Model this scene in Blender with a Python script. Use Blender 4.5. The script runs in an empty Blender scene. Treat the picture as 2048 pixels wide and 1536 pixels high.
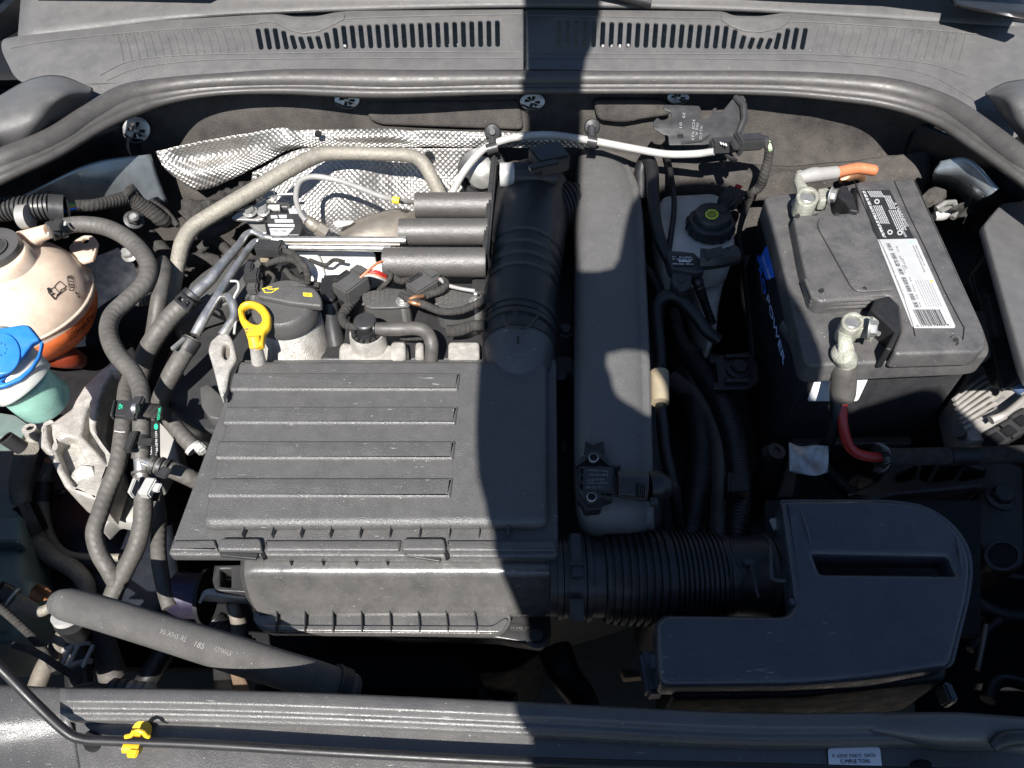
import bpy, bmesh, math, random
from mathutils import Vector as V, Matrix, Quaternion, noise
from mathutils.geometry import tessellate_polygon
random.seed(7)
C = bpy.context.scene.collection
R = math.radians
# ------------------------------------------------------------------ camera
F = 1450.0
TILT = R(40)
CAM = V((0, -0.514, 0.613))
cd = bpy.data.cameras.new("camera"); cam = bpy.data.objects.new("camera", cd); C.objects.link(cam)
cam.location = CAM; cam.rotation_euler = (TILT, 0, 0)
cd.sensor_width = 36; cd.lens = F / 2048 * 36; cd.clip_start = 0.01; cd.clip_end = 100
bpy.context.scene.camera = cam
# ------------------------------------------------------------------ light
SUN_E, SUN_A = R(52), R(9)
L = V((math.sin(SUN_A) * math.cos(SUN_E), math.cos(SUN_A) * math.cos(SUN_E), -math.sin(SUN_E)))
sl = bpy.data.lights.new("sun", 'SUN'); sl.energy = 5.0; sl.angle = R(0.4); sl.color = (1, 0.96, 0.91)
so = bpy.data.objects.new("sun", sl); C.objects.link(so)
so.rotation_mode = 'QUATERNION'; so.rotation_quaternion = (-L).to_track_quat('Z', 'Y'); so.location = (0, -1, 3)
W = bpy.data.worlds.new("World"); bpy.context.scene.world = W; W.use_nodes = True
sk = W.node_tree.nodes.new("ShaderNodeTexSky"); sk.sky_type = 'NISHITA'; sk.sun_disc = False
sk.ozone_density = 4.0; sk.dust_density = 0.4; sk.sun_elevation = SUN_E; sk.sun_rotation = math.pi + SUN_A
W.node_tree.links.new(sk.outputs[0], W.node_tree.nodes["Background"].inputs[0])
W.node_tree.nodes["Background"].inputs[1].default_value = 0.05
vs = bpy.context.scene.view_settings; vs.view_transform = 'Standard'; vs.look = 'None'; vs.gamma = 1
vs.exposure = 1.45
# ------------------------------------------------------------------ pixel <-> place
RM = Matrix.Rotation(TILT, 3, 'X')
def ray(px, py): return RM @ V(((px - 1024) / F, (768 - py) / F, -1))
def P(px, py, z=0.0):
    d = ray(px, py); return CAM + d * ((z - CAM.z) / d.z)
def mpp(p): return -(RM.transposed() @ (V(p) - CAM)).z / F       # metres per photograph pixel at p
class Pl:                                                        # a working plane through a point, tilted to face the front
    def __init__(s, px, py, z, rx=0, rz=0, ry=0):
        s.O = P(px, py, z); m = Matrix.Rotation(R(rz), 3, 'Z') @ Matrix.Rotation(R(ry), 3, 'Y') @ Matrix.Rotation(R(rx), 3, 'X')
        s.x, s.y, s.n = m @ V((1, 0, 0)), m @ V((0, 1, 0)), m @ V((0, 0, 1)); s.m = m
    def w(s, px, py, up=0.0):
        d = ray(px, py); o = s.O + s.n * up
        return CAM + d * ((o - CAM).dot(s.n) / d.dot(s.n))
    def l(s, px, py, up=0.0):
        q = s.w(px, py, up) - s.O; return (q.dot(s.x), q.dot(s.y))
# ------------------------------------------------------------------ object building
WO = {}
def worg(o): return WO.get(o.name, V((0, 0, 0))) if o else V((0, 0, 0))
def put(o, parent, at):
    C.objects.link(o); WO[o.name] = V(at)
    if parent: o.parent = parent; o.location = V(at) - worg(parent)
    else: o.location = V(at)
    return o
def mk(name, verts, faces, mat, parent=None, uv=None, sharp=38, thick=0, mats=None, fm=None):
    verts = [V(v) for v in verts]
    lo = V([min(v[i] for v in verts) for i in range(3)]); hi = V([max(v[i] for v in verts) for i in range(3)])
    c = V(((lo.x + hi.x) / 2, (lo.y + hi.y) / 2, lo.z))
    me = bpy.data.meshes.new(name); me.from_pydata([v - c for v in verts], [], faces)
    if uv:
        ul = me.uv_layers.new(name="UVMap")
        for lp in me.loops: ul.data[lp.index].uv = uv[lp.vertex_index]
    for m in (mats or [mat]): me.materials.append(m)
    if fm: me.polygons.foreach_set('material_index', fm)
    me.polygons.foreach_set('use_smooth', [True] * len(me.polygons))
    me.validate(); me.update()
    if sharp: me.set_sharp_from_angle(angle=R(sharp))
    o = bpy.data.objects.new(name, me); put(o, parent, c)
    if thick:
        s = o.modifiers.new("solid", 'SOLIDIFY'); s.thickness = thick; s.offset = -1
    return o
def T(name, label, cat, at, group=None):
    o = bpy.data.objects.new(name, None); o.empty_display_size = 0.01; put(o, None, at)
    o['label'] = label; o['category'] = cat
    if group: o['group'] = group
    return o
def tag(o, label, cat, group=None):
    o['label'] = label; o['category'] = cat
    if group: o['group'] = group
    return o
def kind(o, k): o['kind'] = k; return o
# smooth path through control points
def spline(pts, n=8, closed=False):
    pts = [tuple(p) for p in pts]; m = len(pts); out = []
    if m < 3 and not closed: 
        a, b = pts; return [tuple(a[i] + (b[i] - a[i]) * t / n for i in range(len(a))) for t in range(n + 1)]
    seg = m if closed else m - 1
    for i in range(seg):
        p1, p2 = pts[i], pts[(i + 1) % m]
        p0 = pts[i - 1] if (i > 0 or closed) else tuple(2 * a - b for a, b in zip(p1, p2))
        p3 = pts[(i + 2) % m] if (i + 2 < m or closed) else tuple(2 * b - a for a, b in zip(p1, p2))
        for k in range(n):
            t = k / n
            out.append(tuple(0.5 * (2 * b + (c - a) * t + (2 * a - 5 * b + 4 * c - d) * t * t + (3 * b - a - 3 * c + d) * t ** 3) for a, b, c, d in zip(p0, p1, p2, p3)))
    if not closed: out.append(pts[-1])
    return out
def sweep(name, path, rad, mat, parent=None, n=16, prof=None, flat=1.0, caps=True, round_end=0, uvs=1.0, sharp=40, upv=None):
    """path: world points; rad: list of radii (m) or function(i, s); flat squeezes the section vertically."""
    path = [V(p) for p in path]; verts, faces, uv = [], [], []
    tang = []
    for i in range(len(path)):
        a = path[max(0, i - 1)]; b = path[min(len(path) - 1, i + 1)]; tang.append((b - a).normalized())
    nrm = V((0, 0, 1)) if abs(tang[0].z) < 0.9 else V((0, 1, 0))
    nrm = (nrm - tang[0] * nrm.dot(tang[0])).normalized(); s = 0
    rings = []
    for i, p in enumerate(path):
        if i: s += (p - path[i - 1]).length
        t = tang[i]
        if upv is not None: nrm = V(upv)
        nrm = (nrm - t * nrm.dot(t)).normalized(); bi = t.cross(nrm)
        r = rad(i, s) if callable(rad) else rad[i]
        rings.append((p, nrm.copy(), bi, r, s))
    if round_end:
        def dome(ring, t, sg):
            p, a, b, r, s0 = ring; o = []
            for k in (80, 60, 40, 20):
                o.append((p + t * sg * r * math.sin(R(k)) * round_end, a, b, r * math.cos(R(k)), s0 + sg * r))
            return o
        rings = dome(rings[0], tang[0], -1) + rings + dome(rings[-1], tang[-1], 1)[::-1]
    for (p, a, b, r, s0) in rings:
        for k in range(n):
            th = 2 * math.pi * k / n + math.pi
            if prof: x, y = prof(th)
            else: x, y = math.cos(th), math.sin(th)
            verts.append(p + a * (x * r * flat) + b * (y * r)); uv.append((s0 * uvs, k / n * 2 * math.pi * r * uvs))
    m = len(rings)
    for i in range(m - 1):
        for k in range(n):
            k2 = (k + 1) % n; faces.append((i * n + k, i * n + k2, (i + 1) * n + k2, (i + 1) * n + k))
    if caps:
        faces.append(tuple(range(n))[::-1]); faces.append(tuple((m - 1) * n + k for k in range(n)))
    return mk(name, verts, faces, mat, parent, uv=uv, sharp=sharp)
def tube(name, pts, r, mat, parent=None, seg=8, rib=None, n=16, **kw):
    """pts: (px, py, z) of the centre line; r: radius in photograph pixels (number or one per point); rib=(pitch m, depth share)"""
    rs = r if isinstance(r, (list, tuple)) else [r] * len(pts)
    w = [P(*p) for p in pts]
    c = [(*q, rr * mpp(q)) for q, rr in zip(w, rs)]
    if rib:
        ln = sum((V(a[:3]) - V(b[:3])).length for a, b in zip(c, c[1:])); seg = max(seg, int(ln / rib[0] * 6 / max(1, len(c) - 1)))
    q = spline(c, seg)
    rad = [max(1e-4, a[3]) for a in q]
    if rib:
        s = 0; out = []
        for i, a in enumerate(q):
            if i: s += (V(a[:3]) - V(q[i - 1][:3])).length
            f = (s / rib[0]) % 1.0
            out.append(rad[i] * (1 - (rib[1] if f < (rib[2] if len(rib) > 2 else 0.45) else 0)))
        rad = out
    return sweep(name, [a[:3] for a in q], rad, mat, parent, n=n, **kw)
def rnd(pts, r=6, k=4):
    """round the corners of an outline given in pixels"""
    out = []; m = len(pts)
    for i in range(m):
        p = V(pts[i][:2]); a = V(pts[i - 1][:2]); b = V(pts[(i + 1) % m][:2]); rr = pts[i][2] if len(pts[i]) > 2 else r
        da, db = (a - p), (b - p); 
        if da.length < 1e-6 or db.length < 1e-6 or rr <= 0: out.append((p.x, p.y)); continue
        da2 = da.normalized() * min(rr, da.length * .48); db2 = db.normalized() * min(rr, db.length * .48)
        s, e = p + da2, p + db2
        for j in range(k + 1):
            t = j / k; q = s * (1 - t) ** 2 + p * 2 * t * (1 - t) + e * t * t; out.append((q.x, q.y))
    return out
def area(p): return sum(a[0] * b[1] - b[0] * a[1] for a, b in zip(p, p[1:] + p[:1])) / 2
def flatmesh(outs, th, bev, bres=2):
    """local 2D outlines (first outer, rest holes) -> mesh with top at 0, bottom at -th"""
    cu = bpy.data.curves.new("c", 'CURVE'); cu.dimensions = '2D'; cu.fill_mode = 'BOTH'
    bev = min(bev, th * 0.49)
    cu.extrude = th / 2 - bev; cu.bevel_depth = bev; cu.offset = -bev; cu.bevel_resolution = bres
    for i, o in enumerate(outs):
        a = area(o)
        if (a < 0) == (i == 0): o = o[::-1]
        sp = cu.splines.new('POLY'); sp.points.add(len(o) - 1)
        for q, p in zip(sp.points, o): q.co = (p[0], p[1], 0, 1)
        sp.use_cyclic_u = True
    ob = bpy.data.objects.new("c", cu); me = bpy.data.meshes.new_from_object(ob)
    bpy.data.objects.remove(ob); bpy.data.curves.remove(cu)
    me.transform(Matrix.Translation((0, 0, -th / 2)))
    return me
def slabl(name, pl, outs, th, mat, parent=None, bev=0.0008, up=0.0, bres=2, sharp=32, disp=None):
    me = flatmesh(outs, th, bev, bres)
    bm = bmesh.new(); bm.from_mesh(me); bmesh.ops.remove_doubles(bm, verts=bm.verts, dist=1e-6); bm.to_mesh(me); bm.free()
    c = V((sum(v.co.x for v in me.vertices) / len(me.vertices), sum(v.co.y for v in me.vertices) / len(me.vertices), 0))
    ul = me.uv_layers.new(name="UVMap") if not me.uv_layers else me.uv_layers[0]
    for lp in me.loops:
        co = me.vertices[lp.vertex_index].co; ul.data[lp.index].uv = (co.x, co.y)
    for v in me.vertices: v.co -= c
    M = pl.m.to_4x4()
    me.transform(M)
    me.materials.clear(); me.materials.append(mat); me.name = name
    me.polygons.foreach_set('use_smooth', [True] * len(me.polygons)); me.set_sharp_from_angle(angle=R(sharp))
    o = bpy.data.objects.new(name, me)
    return put(o, parent, pl.O + pl.m @ (c + V((0, 0, up))))
def slab(name, pl, px, th, mat, parent=None, bev=0.0008, up=0.0, r=6, holes=(), **kw):
    """px: outline in photograph pixels lying in the plane pl (at height up above it); th: thickness downwards"""
    if not isinstance(pl, Pl): pl = Pl(px[0][0], px[0][1], pl)
    outs = [[pl.l(x, y, up) for x, y in rnd(o, r if i == 0 else min(r, 5))] for i, o in enumerate([px] + list(holes))]
    return slabl(name, pl, outs, th, mat, parent, bev, up, **kw)
def ell(cx, cy, rx, ry, n=28, a0=0): return [(cx + rx * math.cos(2 * math.pi * k / n), cy + ry * math.sin(2 * math.pi * k / n), 0) for k in range(n)]
def loft(name, rows, mat, parent=None, nu=40, nv=4, thick=0.002, wob=0, wsc=20, sharp=50):
    """rows: polylines of (px, py, z); each resampled to nu points, nv smooth steps between rows"""
    rw = []
    for r in rows:
        q = spline([tuple(P(*p)) for p in r], 10) if len(r) > 2 else [tuple(P(*p)) for p in r]
        d = [0]
        for a, b in zip(q, q[1:]): d.append(d[-1] + (V(a) - V(b)).length)
        o = []
        j = 0
        for k in range(nu):
            s = d[-1] * k / (nu - 1)
            while j < len(d) - 2 and d[j + 1] < s: j += 1
            t = (s - d[j]) / max(1e-9, d[j + 1] - d[j]); o.append(tuple(V(q[j]).lerp(V(q[j + 1]), min(1, t))))
        rw.append(o)
    cols = [spline([rw[i][k] for i in range(len(rw))], nv) for k in range(nu)]
    m = len(cols[0]); verts, uv = [], []
    for i in range(m):
        for k in range(nu):
            v = V(cols[k][i])
            if wob: v += V((0, -0.5, 0.8)) * noise.noise(v * wsc) * wob + V((0, -0.3, 0.8)) * noise.noise(v * wsc * 3.1) * wob * .3
            verts.append(v)
    vv = [0] * nu; uu = []
    for i in range(m):
        u = 0
        for k in range(nu):
            if k: u += (verts[i * nu + k] - verts[i * nu + k - 1]).length
            if i: vv[k] += (verts[i * nu + k] - verts[(i - 1) * nu + k]).length
            uv.append((verts[i * nu + k].x, vv[k]))
    faces = [(i * nu + k, (i + 1) * nu + k, (i + 1) * nu + k + 1, i * nu + k + 1) for i in range(m - 1) for k in range(nu - 1)]
    o = mk(name, verts, faces, mat, parent, uv=uv, sharp=sharp, thick=thick)
    # rows run from far (top of the picture) to near: normals face up
    if o.data.polygons[0].normal.z < 0 : o.data.flip_normals()
    return o
def lathe(name, prof, at, axis, mat, parent=None, n=40, sharp=35):
    """prof: [(radius, height along axis)] in metres"""
    q = V((0, 0, 1)).rotation_difference(V(axis).normalized()); verts, faces = [], []
    for r, h in prof:
        for k in range(n):
            a = 2 * math.pi * k / n; verts.append(V(at) + q @ V((r * math.cos(a), r * math.sin(a), h)))
    m = len(prof)
    for i in range(m - 1):
        for k in range(n):
            k2 = (k + 1) % n; faces.append((i * n + k, i * n + k2, (i + 1) * n + k2, (i + 1) * n + k))
    faces.append(tuple(range(n))[::-1]); faces.append(tuple((m - 1) * n + k for k in range(n)))
    return mk(name, verts, faces, mat, parent, sharp=sharp)
def hexa(name, at, axis, r, h, mat, parent=None):
    t = lathe(name, [(r * 1.25, 0), (r * 1.25, h * .12), (r, h * .14), (r, h * .9), (r * .85, h)], at, axis, mat, parent, n=6, sharp=20); return t
def bolt(at, axis, r, mat, parent, name='bolt', wash=True):
    b = lathe(name, [(r, 0), (r, r * .8), (r * .88, r * .95)], V(at) , axis, mat, parent, n=6, sharp=20)
    if wash: lathe('washer', [(r * 1.45, 0), (r * 1.45, r * .2), (r * 1.3, r * .28)], V(at), axis, mat, b, n=24)
    return b
def box(name, at, size, mat, parent=None, m=None, bev=0.001):
    """box centred at `at`, axes from 3x3 matrix m"""
    bm = bmesh.new(); bmesh.ops.create_cube(bm, size=1); bmesh.ops.scale(bm, vec=size, verts=bm.verts)
    bmesh.ops.bevel(bm, geom=bm.edges[:], offset=min(bev, min(size) * .3), segments=2, affect='EDGES')
    if m: bmesh.ops.transform(bm, matrix=m.to_4x4(), verts=bm.verts)
    vs_ = [v.co + V(at) for v in bm.verts]; fs = [tuple(v.index for v in f.verts) for f in bm.faces]; bm.free()
    return mk(name, vs_, fs, mat, parent, sharp=35)
def rot(z=0, x=0, y=0): return Matrix.Rotation(R(z), 3, 'Z') @ Matrix.Rotation(R(y), 3, 'Y') @ Matrix.Rotation(R(x), 3, 'X')
def text(s, pl, a, b, mat, parent, up=0.0004, name='lettering', ext=0.00015, hpx=None, fat=0):
    """lettering on plane pl from photo point a (baseline start) to b (baseline end)"""
    cu = bpy.data.curves.new("t", 'FONT'); cu.body = s; cu.extrude = ext; cu.offset = fat; cu.resolution_u = 2
    ob = bpy.data.objects.new("t", cu); me = bpy.data.meshes.new_from_object(ob); bpy.data.objects.remove(ob); bpy.data.curves.remove(cu)
    if not me.vertices: return None
    xs = [v.co.x for v in me.vertices]; x0, x1 = min(xs), max(xs)
    A, B = pl.w(a[0], a[1], up), pl.w(b[0], b[1], up); e = (B - A); sc = e.length / (x1 - x0); e.normalize(); f = pl.n.cross(e)
    sy = sc
    if hpx: sy = hpx * mpp(A) / 0.7
    me.transform(Matrix.Translation((-x0, 0, 0)))
    M = Matrix(((e.x * sc, f.x * sy, pl.n.x, 0), (e.y * sc, f.y * sy, pl.n.y, 0), (e.z * sc, f.z * sy, pl.n.z, 0), (0, 0, 0, 1)))
    me.transform(M); me.materials.clear(); me.materials.append(mat); me.name = name
    return put(bpy.data.objects.new(name, me), parent, A)
def conform(o, target, lift=.0004):
    """lay flat print on a curved surface (the vertices follow the camera-side skin of the target mesh)"""
    from mathutils.bvhtree import BVHTree
    to = worg(target); vv = [v.co + to for v in target.data.vertices]
    tree = BVHTree.FromPolygons(vv, [tuple(p.vertices) for p in target.data.polygons]); og = worg(o)
    for v in o.data.vertices:
        w = og + v.co; d = (w - CAM).normalized(); h, n, i, t = tree.ray_cast(CAM, d)
        if h is not None: v.co = h + (n if n.dot(d) < 0 else -n) * lift - og
    return o
# ------------------------------------------------------------------ materials
MT = {}
def mat(name, col, rough=0.5, metal=0, grain=0, gs=900, dust=0, dcol=(0.2, 0.18, 0.155), ds=60, speck=0, ior=None, var=0.15, pattern=None, pd=0.3, sss=0, trans=0, coat=0, scr=0, spec=None):
    m = bpy.data.materials.new(name); m.use_nodes = True; nt = m.node_tree; N, K = nt.nodes, nt.links
    b = N["Principled BSDF"]; b.inputs['Roughness'].default_value = rough; b.inputs['Metallic'].default_value = metal
    if spec is not None: b.inputs['Specular IOR Level'].default_value = spec
    if coat: b.inputs['Coat Weight'].default_value = coat
    if sss: b.inputs['Subsurface Weight'].default_value = sss; b.inputs['Subsurface Radius'].default_value = (0.02, 0.014, 0.01); b.inputs['Subsurface Scale'].default_value = 1
    if trans: b.inputs['Transmission Weight'].default_value = trans
    tc = N.new("ShaderNodeNewGeometry")
    def nz(scale, det=3, r=0.6, src=None):
        n = N.new("ShaderNodeTexNoise"); n.inputs['Scale'].default_value = scale; n.inputs['Detail'].default_value = det; n.inputs['Roughness'].default_value = r
        K.new(src or tc.outputs['Position'], n.inputs['Vector']); return n.outputs['Fac']
    def ramp(src, a, c, lo=0.0, hi=1.0):
        n = N.new("ShaderNodeMapRange"); n.inputs[1].default_value = a; n.inputs[2].default_value = c; n.inputs[3].default_value = lo; n.inputs[4].default_value = hi
        K.new(src, n.inputs[0]); return n.outputs[0]
    def mix(f, a, c):
        n = N.new("ShaderNodeMix"); n.data_type = 'RGBA'
        if isinstance(f, float): n.inputs[0].default_value = f
        else: K.new(f, n.inputs[0])
        for sck, v in ((6, a), (7, c)):
            if isinstance(v, tuple): n.inputs[sck].default_value = (*v[:3], 1)
            else: K.new(v, n.inputs[sck])
        return n.outputs[2]
    def math_(op, a, c):
        n = N.new("ShaderNodeMath"); n.operation = op
        for i, v in enumerate((a, c)):
            if isinstance(v, (int, float)): n.inputs[i].default_value = v
            else: K.new(v, n.inputs[i])
        return n.outputs[0]
    col = tuple(col); base = mix(ramp(nz(35, 3), .3, .7), tuple(c * (1 - var) for c in col), tuple(min(1, c * (1 + var)) for c in col))
    if dust: base = mix(ramp(nz(ds, 6, .7), .38, .75, 0, dust), base, dcol)
    if speck:
        base = mix(ramp(nz(1500, 2, .5), .66, .76, 0, speck), base, (.55, .52, .47))
        base = mix(ramp(nz(420, 2, .5), .74, .78, 0, min(1, speck * 1.4)), base, (.6, .57, .52))
    if scr:
        mp = N.new("ShaderNodeMapping"); mp.inputs['Rotation'].default_value = (0, 0, .5); mp.inputs['Scale'].default_value = (55, 420, 420)
        K.new(tc.outputs['Position'], mp.inputs[0]); n = nz(1, 2, .6, mp.outputs[0]); msk = ramp(nz(28, 2), .48, .6)
        base = mix(math_('MULTIPLY', math_('MULTIPLY', ramp(n, .69, .74), msk), scr), base, (.5, .48, .45))
    K.new(base, b.inputs['Base Color'])
    if rough < .9:
        K.new(ramp(nz(70, 4), .3, .7, max(0.02, rough - .09), min(1, rough + .12)), b.inputs['Roughness'])
    hs = []
    if grain: hs.append((nz(gs, 2, .6), grain))
    if pattern:
        uvn = N.new("ShaderNodeUVMap"); uvn.uv_map = "UVMap"; sx = N.new("ShaderNodeSeparateXYZ"); K.new(uvn.outputs[0], sx.inputs[0]); u, v = sx.outputs[0], sx.outputs[1]
        def sine(x, k): return math_('SINE', math_('MULTIPLY', x, k), 0)
        if pattern == 'dimple':
            a = math_('ADD', u, v); c = math_('SUBTRACT', u, v); k = 2 * math.pi / 0.0086
            h = math_('MULTIPLY', math_('ABSOLUTE', sine(a, k / 2), 0), math_('ABSOLUTE', sine(c, k / 2), 0))
        elif pattern == 'weave':
            k = 2 * math.pi / 0.0016
            h = math_('MULTIPLY', sine(u, k), sine(v, k))
        elif pattern == 'braid':
            k = 2 * math.pi / 0.008
            z = math_('MULTIPLY', math_('ABSOLUTE', sine(v, 260), 0), 2.0)
            h = math_('SINE', math_('ADD', math_('MULTIPLY', u, k), z), 0)
        elif pattern == 'rope':
            h = math_('SINE', math_('ADD', math_('MULTIPLY', u, 2 * math.pi / .005), math_('MULTIPLY', v, 300)), 0)
        elif pattern == 'rib':
            h = sine(u, 2 * math.pi / .0035)
        hs.append((h, pd))
    if hs:
        tot = None
        for h, w in hs:
            x = math_('MULTIPLY', h, w); tot = x if tot is None else math_('ADD', tot, x)
        bp = N.new("ShaderNodeBump"); bp.inputs['Strength'].default_value = 1.0; bp.inputs['Distance'].default_value = 0.001
        K.new(tot, bp.inputs['Height']); K.new(bp.outputs[0], b.inputs['Normal'])
    MT[name] = m; return m
plastic = mat("black_plastic", (.050, .049, .048), .40, grain=.3, gs=1300, dust=.25, speck=.3, dcol=(.085, .082, .078), spec=.35, var=.08)
plastic_lid = mat("lid_plastic", (.058, .057, .056), .36, grain=.75, gs=800, dust=.25, speck=.45, dcol=(.10, .097, .093), scr=.8, spec=.5, var=.08)
pipe_pl = mat("sparkling_grey_plastic", (.072, .071, .070), .36, grain=.8, gs=850, dust=.2, speck=.5, dcol=(.12, .115, .11), spec=.4, var=.08)
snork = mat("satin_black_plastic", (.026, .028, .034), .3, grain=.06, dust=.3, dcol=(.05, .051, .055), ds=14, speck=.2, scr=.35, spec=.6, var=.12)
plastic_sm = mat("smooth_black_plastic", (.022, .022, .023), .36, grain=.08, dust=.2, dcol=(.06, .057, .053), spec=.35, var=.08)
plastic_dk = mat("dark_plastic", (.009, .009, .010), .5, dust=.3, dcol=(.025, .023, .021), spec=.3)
cowlm = mat("weathered_plastic", (.066, .065, .065), .48, grain=.3, gs=1200, dust=.35, dcol=(.115, .11, .105), ds=25, speck=.25, spec=.35, var=.08)
rubber = mat("grey_rubber", (.052, .049, .045), .6, grain=.12, dust=.5, dcol=(.10, .093, .083), ds=40, pattern='braid', pd=.12, spec=.4)
rubber_pl = mat("plain_rubber", (.042, .04, .037), .5, grain=.1, dust=.5, dcol=(.11, .10, .09), spec=.35)
rubber_bk = mat("black_rubber", (.009, .009, .010), .42, grain=.05, dust=.2, dcol=(.03, .028, .026), spec=.35)
sealm = mat("seal_rubber", (.040, .038, .037), .42, grain=.2, gs=1100, dust=.3, dcol=(.085, .078, .07), speck=.2, spec=.35, var=.08)
foam = mat("woven_sleeve", (.065, .063, .061), .66, grain=.1, dust=.4, dcol=(.12, .115, .11), pattern='weave', pd=.3, spec=.3, speck=.35)
alu = mat("cast_aluminium", (.40, .385, .355), .5, metal=.4, grain=.9, gs=500, dust=.8, dcol=(.20, .18, .155), ds=90)
alu_w = mat("pale_cast_metal", (.34, .335, .32), .45, metal=.25, grain=.3, gs=500, dust=.6, dcol=(.24, .22, .19), ds=70)
steel = mat("bright_steel", (.50, .495, .48), .36, metal=.9, grain=.05, dust=.45, dcol=(.22, .20, .17), ds=120)
zinc = mat("zinc_plate", (.34, .34, .33), .38, metal=.7, grain=.1, dust=.4, dcol=(.2, .185, .16), ds=120)
dkmetal = mat("dark_casting", (.018, .018, .019), .5, metal=.2, grain=.3, gs=300, dust=.35, dcol=(.035, .032, .03))
rust = mat("rusty_metal", (.16, .11, .075), .65, metal=.3, grain=.3, dust=.6, dcol=(.12, .08, .05))
beige = mat("dusty_aluminium_pipe", (.15, .14, .118), .62, metal=.2, grain=.8, gs=420, dust=.95, dcol=(.23, .21, .172), ds=170)
foil = mat("embossed_foil", (.30, .293, .28), .42, metal=.8, dust=.45, dcol=(.26, .24, .205), ds=30, pattern='dimple', pd=1.0)
felt = mat("felt_insulation", (.036, .033, .031), .95, grain=1.2, gs=550, dust=.9, dcol=(.070, .064, .057), ds=24, speck=.25, spec=.15, var=.25)
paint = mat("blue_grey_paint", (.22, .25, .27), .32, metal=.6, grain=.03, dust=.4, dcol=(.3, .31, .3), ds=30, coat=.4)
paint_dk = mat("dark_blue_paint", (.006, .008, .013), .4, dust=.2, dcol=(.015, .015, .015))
white_pl = mat("white_plastic", (.30, .30, .29), .45, var=.05, dust=.4, dcol=(.18, .165, .145), ds=90)
label_w = mat("white_label", (.30, .305, .31), .5, var=.03, dust=.25, dcol=(.2, .19, .17), ds=50)
label_hi = mat("shade_lifted_white", (.62, .63, .65), .5, var=.03)  # white lifted because these stickers lie mostly in shade
label_g = mat("worn_silver_label", (.34, .36, .38), .4, metal=.3, dust=1, dcol=(.17, .15, .12), ds=90)
ink = mat("black_ink", (.012, .012, .012), .5, var=0)
ink_g = mat("grey_ink", (.16, .16, .165), .5, var=0)
inkw = mat("white_ink", (.5, .5, .5), .5, var=0)
ink_d = mat("raised_grey_mark", (.085, .082, .076), .5, var=0)
ink_y = mat("yellow_ink", (.62, .48, .03), .5, var=0)
ink_gr = mat("green_ink", (.02, .42, .22), .5, var=0)
yellow = mat("yellow_plastic", (.55, .33, .010), .4, var=.06, dust=.3, dcol=(.26, .16, .03), ds=100, grain=.1)
blue = mat("blue_plastic", (.012, .13, .42), .38, var=.08, dust=.3, dcol=(.05, .14, .27), ds=80, grain=.1)
redc = mat("red_cable", (.30, .012, .011), .4, dust=.25, dcol=(.14, .05, .04))
orange = mat("orange_cable", (.36, .11, .04), .5, dust=.3)
copper = mat("copper", (.40, .20, .10), .35, metal=.8, dust=.3)
beigep = mat("corroded_clamp", (.26, .26, .22), .6, metal=.2, grain=1.3, gs=450, dust=.9, dcol=(.15, .148, .115), ds=150)
tan = mat("tan_sleeve", (.20, .165, .11), .7, grain=.3, dust=.4, dcol=(.14, .12, .09))
whitec = mat("white_cable", (.29, .285, .275), .4, dust=.3, dcol=(.19, .175, .155))
greyc = mat("grey_cable", (.20, .195, .185), .5, dust=.25, dcol=(.14, .135, .125))
loomt = mat("cloth_tape", (.022, .021, .020), .9, grain=.6, gs=500, dust=.6, dcol=(.06, .055, .05), ds=120, pattern='rope', pd=.22, spec=.2)
batt = mat("battery_case", (.048, .047, .048), .42, grain=.3, gs=1200, dust=.6, dcol=(.095, .09, .085), ds=35, speck=.5, spec=.35, var=.1)
batt_b = mat("battery_body", (.016, .016, .018), .42, grain=.1, dust=.4, dcol=(.045, .043, .041), speck=.15, spec=.3)
tanktop = mat("translucent_tank", (.50, .40, .315), .34, sss=.5, var=.16, trans=.12)
coolant = mat("coolant_seen_through_tank", (.85, .19, .05), .3, sss=.5, var=.2)
tankw = mat("milky_plastic", (.38, .385, .355), .35, sss=.4, var=.1, dust=.2, dcol=(.25, .24, .21))
tankg = mat("washer_fluid_seen_through_plastic", (.24, .42, .35), .25, sss=.5, var=.14, trans=.1)
tank_low = mat("dusty_shaded_tank", (.10, .14, .13), .5, sss=.1, dust=.5, dcol=(.07, .08, .075))  # base darkened for the shade around the tank, with dust over it
conc = mat("concrete", (.13, .12, .11), .85, grain=.5, gs=200, dust=.6, dcol=(.17, .155, .14))
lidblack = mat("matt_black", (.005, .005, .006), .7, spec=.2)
heat = mat("heat_shield_steel", (.17, .152, .128), .5, metal=.5, grain=.25, gs=400, dust=.7, dcol=(.25, .22, .185))
leafm = mat("dry_leaf", (.26, .10, .035), .7, dust=.4, dcol=(.1, .05, .02), ds=90)
cloth = mat("dark_cloth", (.03, .035, .05), .9)
reson_pl = mat("resonator_plastic", (.050, .047, .044), .36, grain=.5, gs=900, dust=.25, dcol=(.08, .075, .068), speck=.5, spec=.55, var=.06)
head_pl = mat("bright_head_casting", (.55, .545, .52), .5, metal=.1, grain=.2, gs=300, dust=.4, dcol=(.35, .33, .28), ds=50)
sleeve_print = mat("pale_print", (.115, .112, .106), .6, var=0)
tray_pl = mat("glossy_tray_plastic", (.052, .051, .050), .27, grain=.12, gs=600, dust=.5, dcol=(.10, .095, .088), ds=45, speck=.3, scr=.25, spec=.75, var=.1)
cross_pl = mat("crossmember_plastic", (.056, .055, .055), .36, grain=.4, gs=900, dust=.4, dcol=(.10, .096, .09), ds=25, speck=.4, scr=.25, spec=.55, var=.08)
def Z(py, y):
    d = ray(1024, py); return CAM.z + d.z * (y - CAM.y) / d.y
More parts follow.
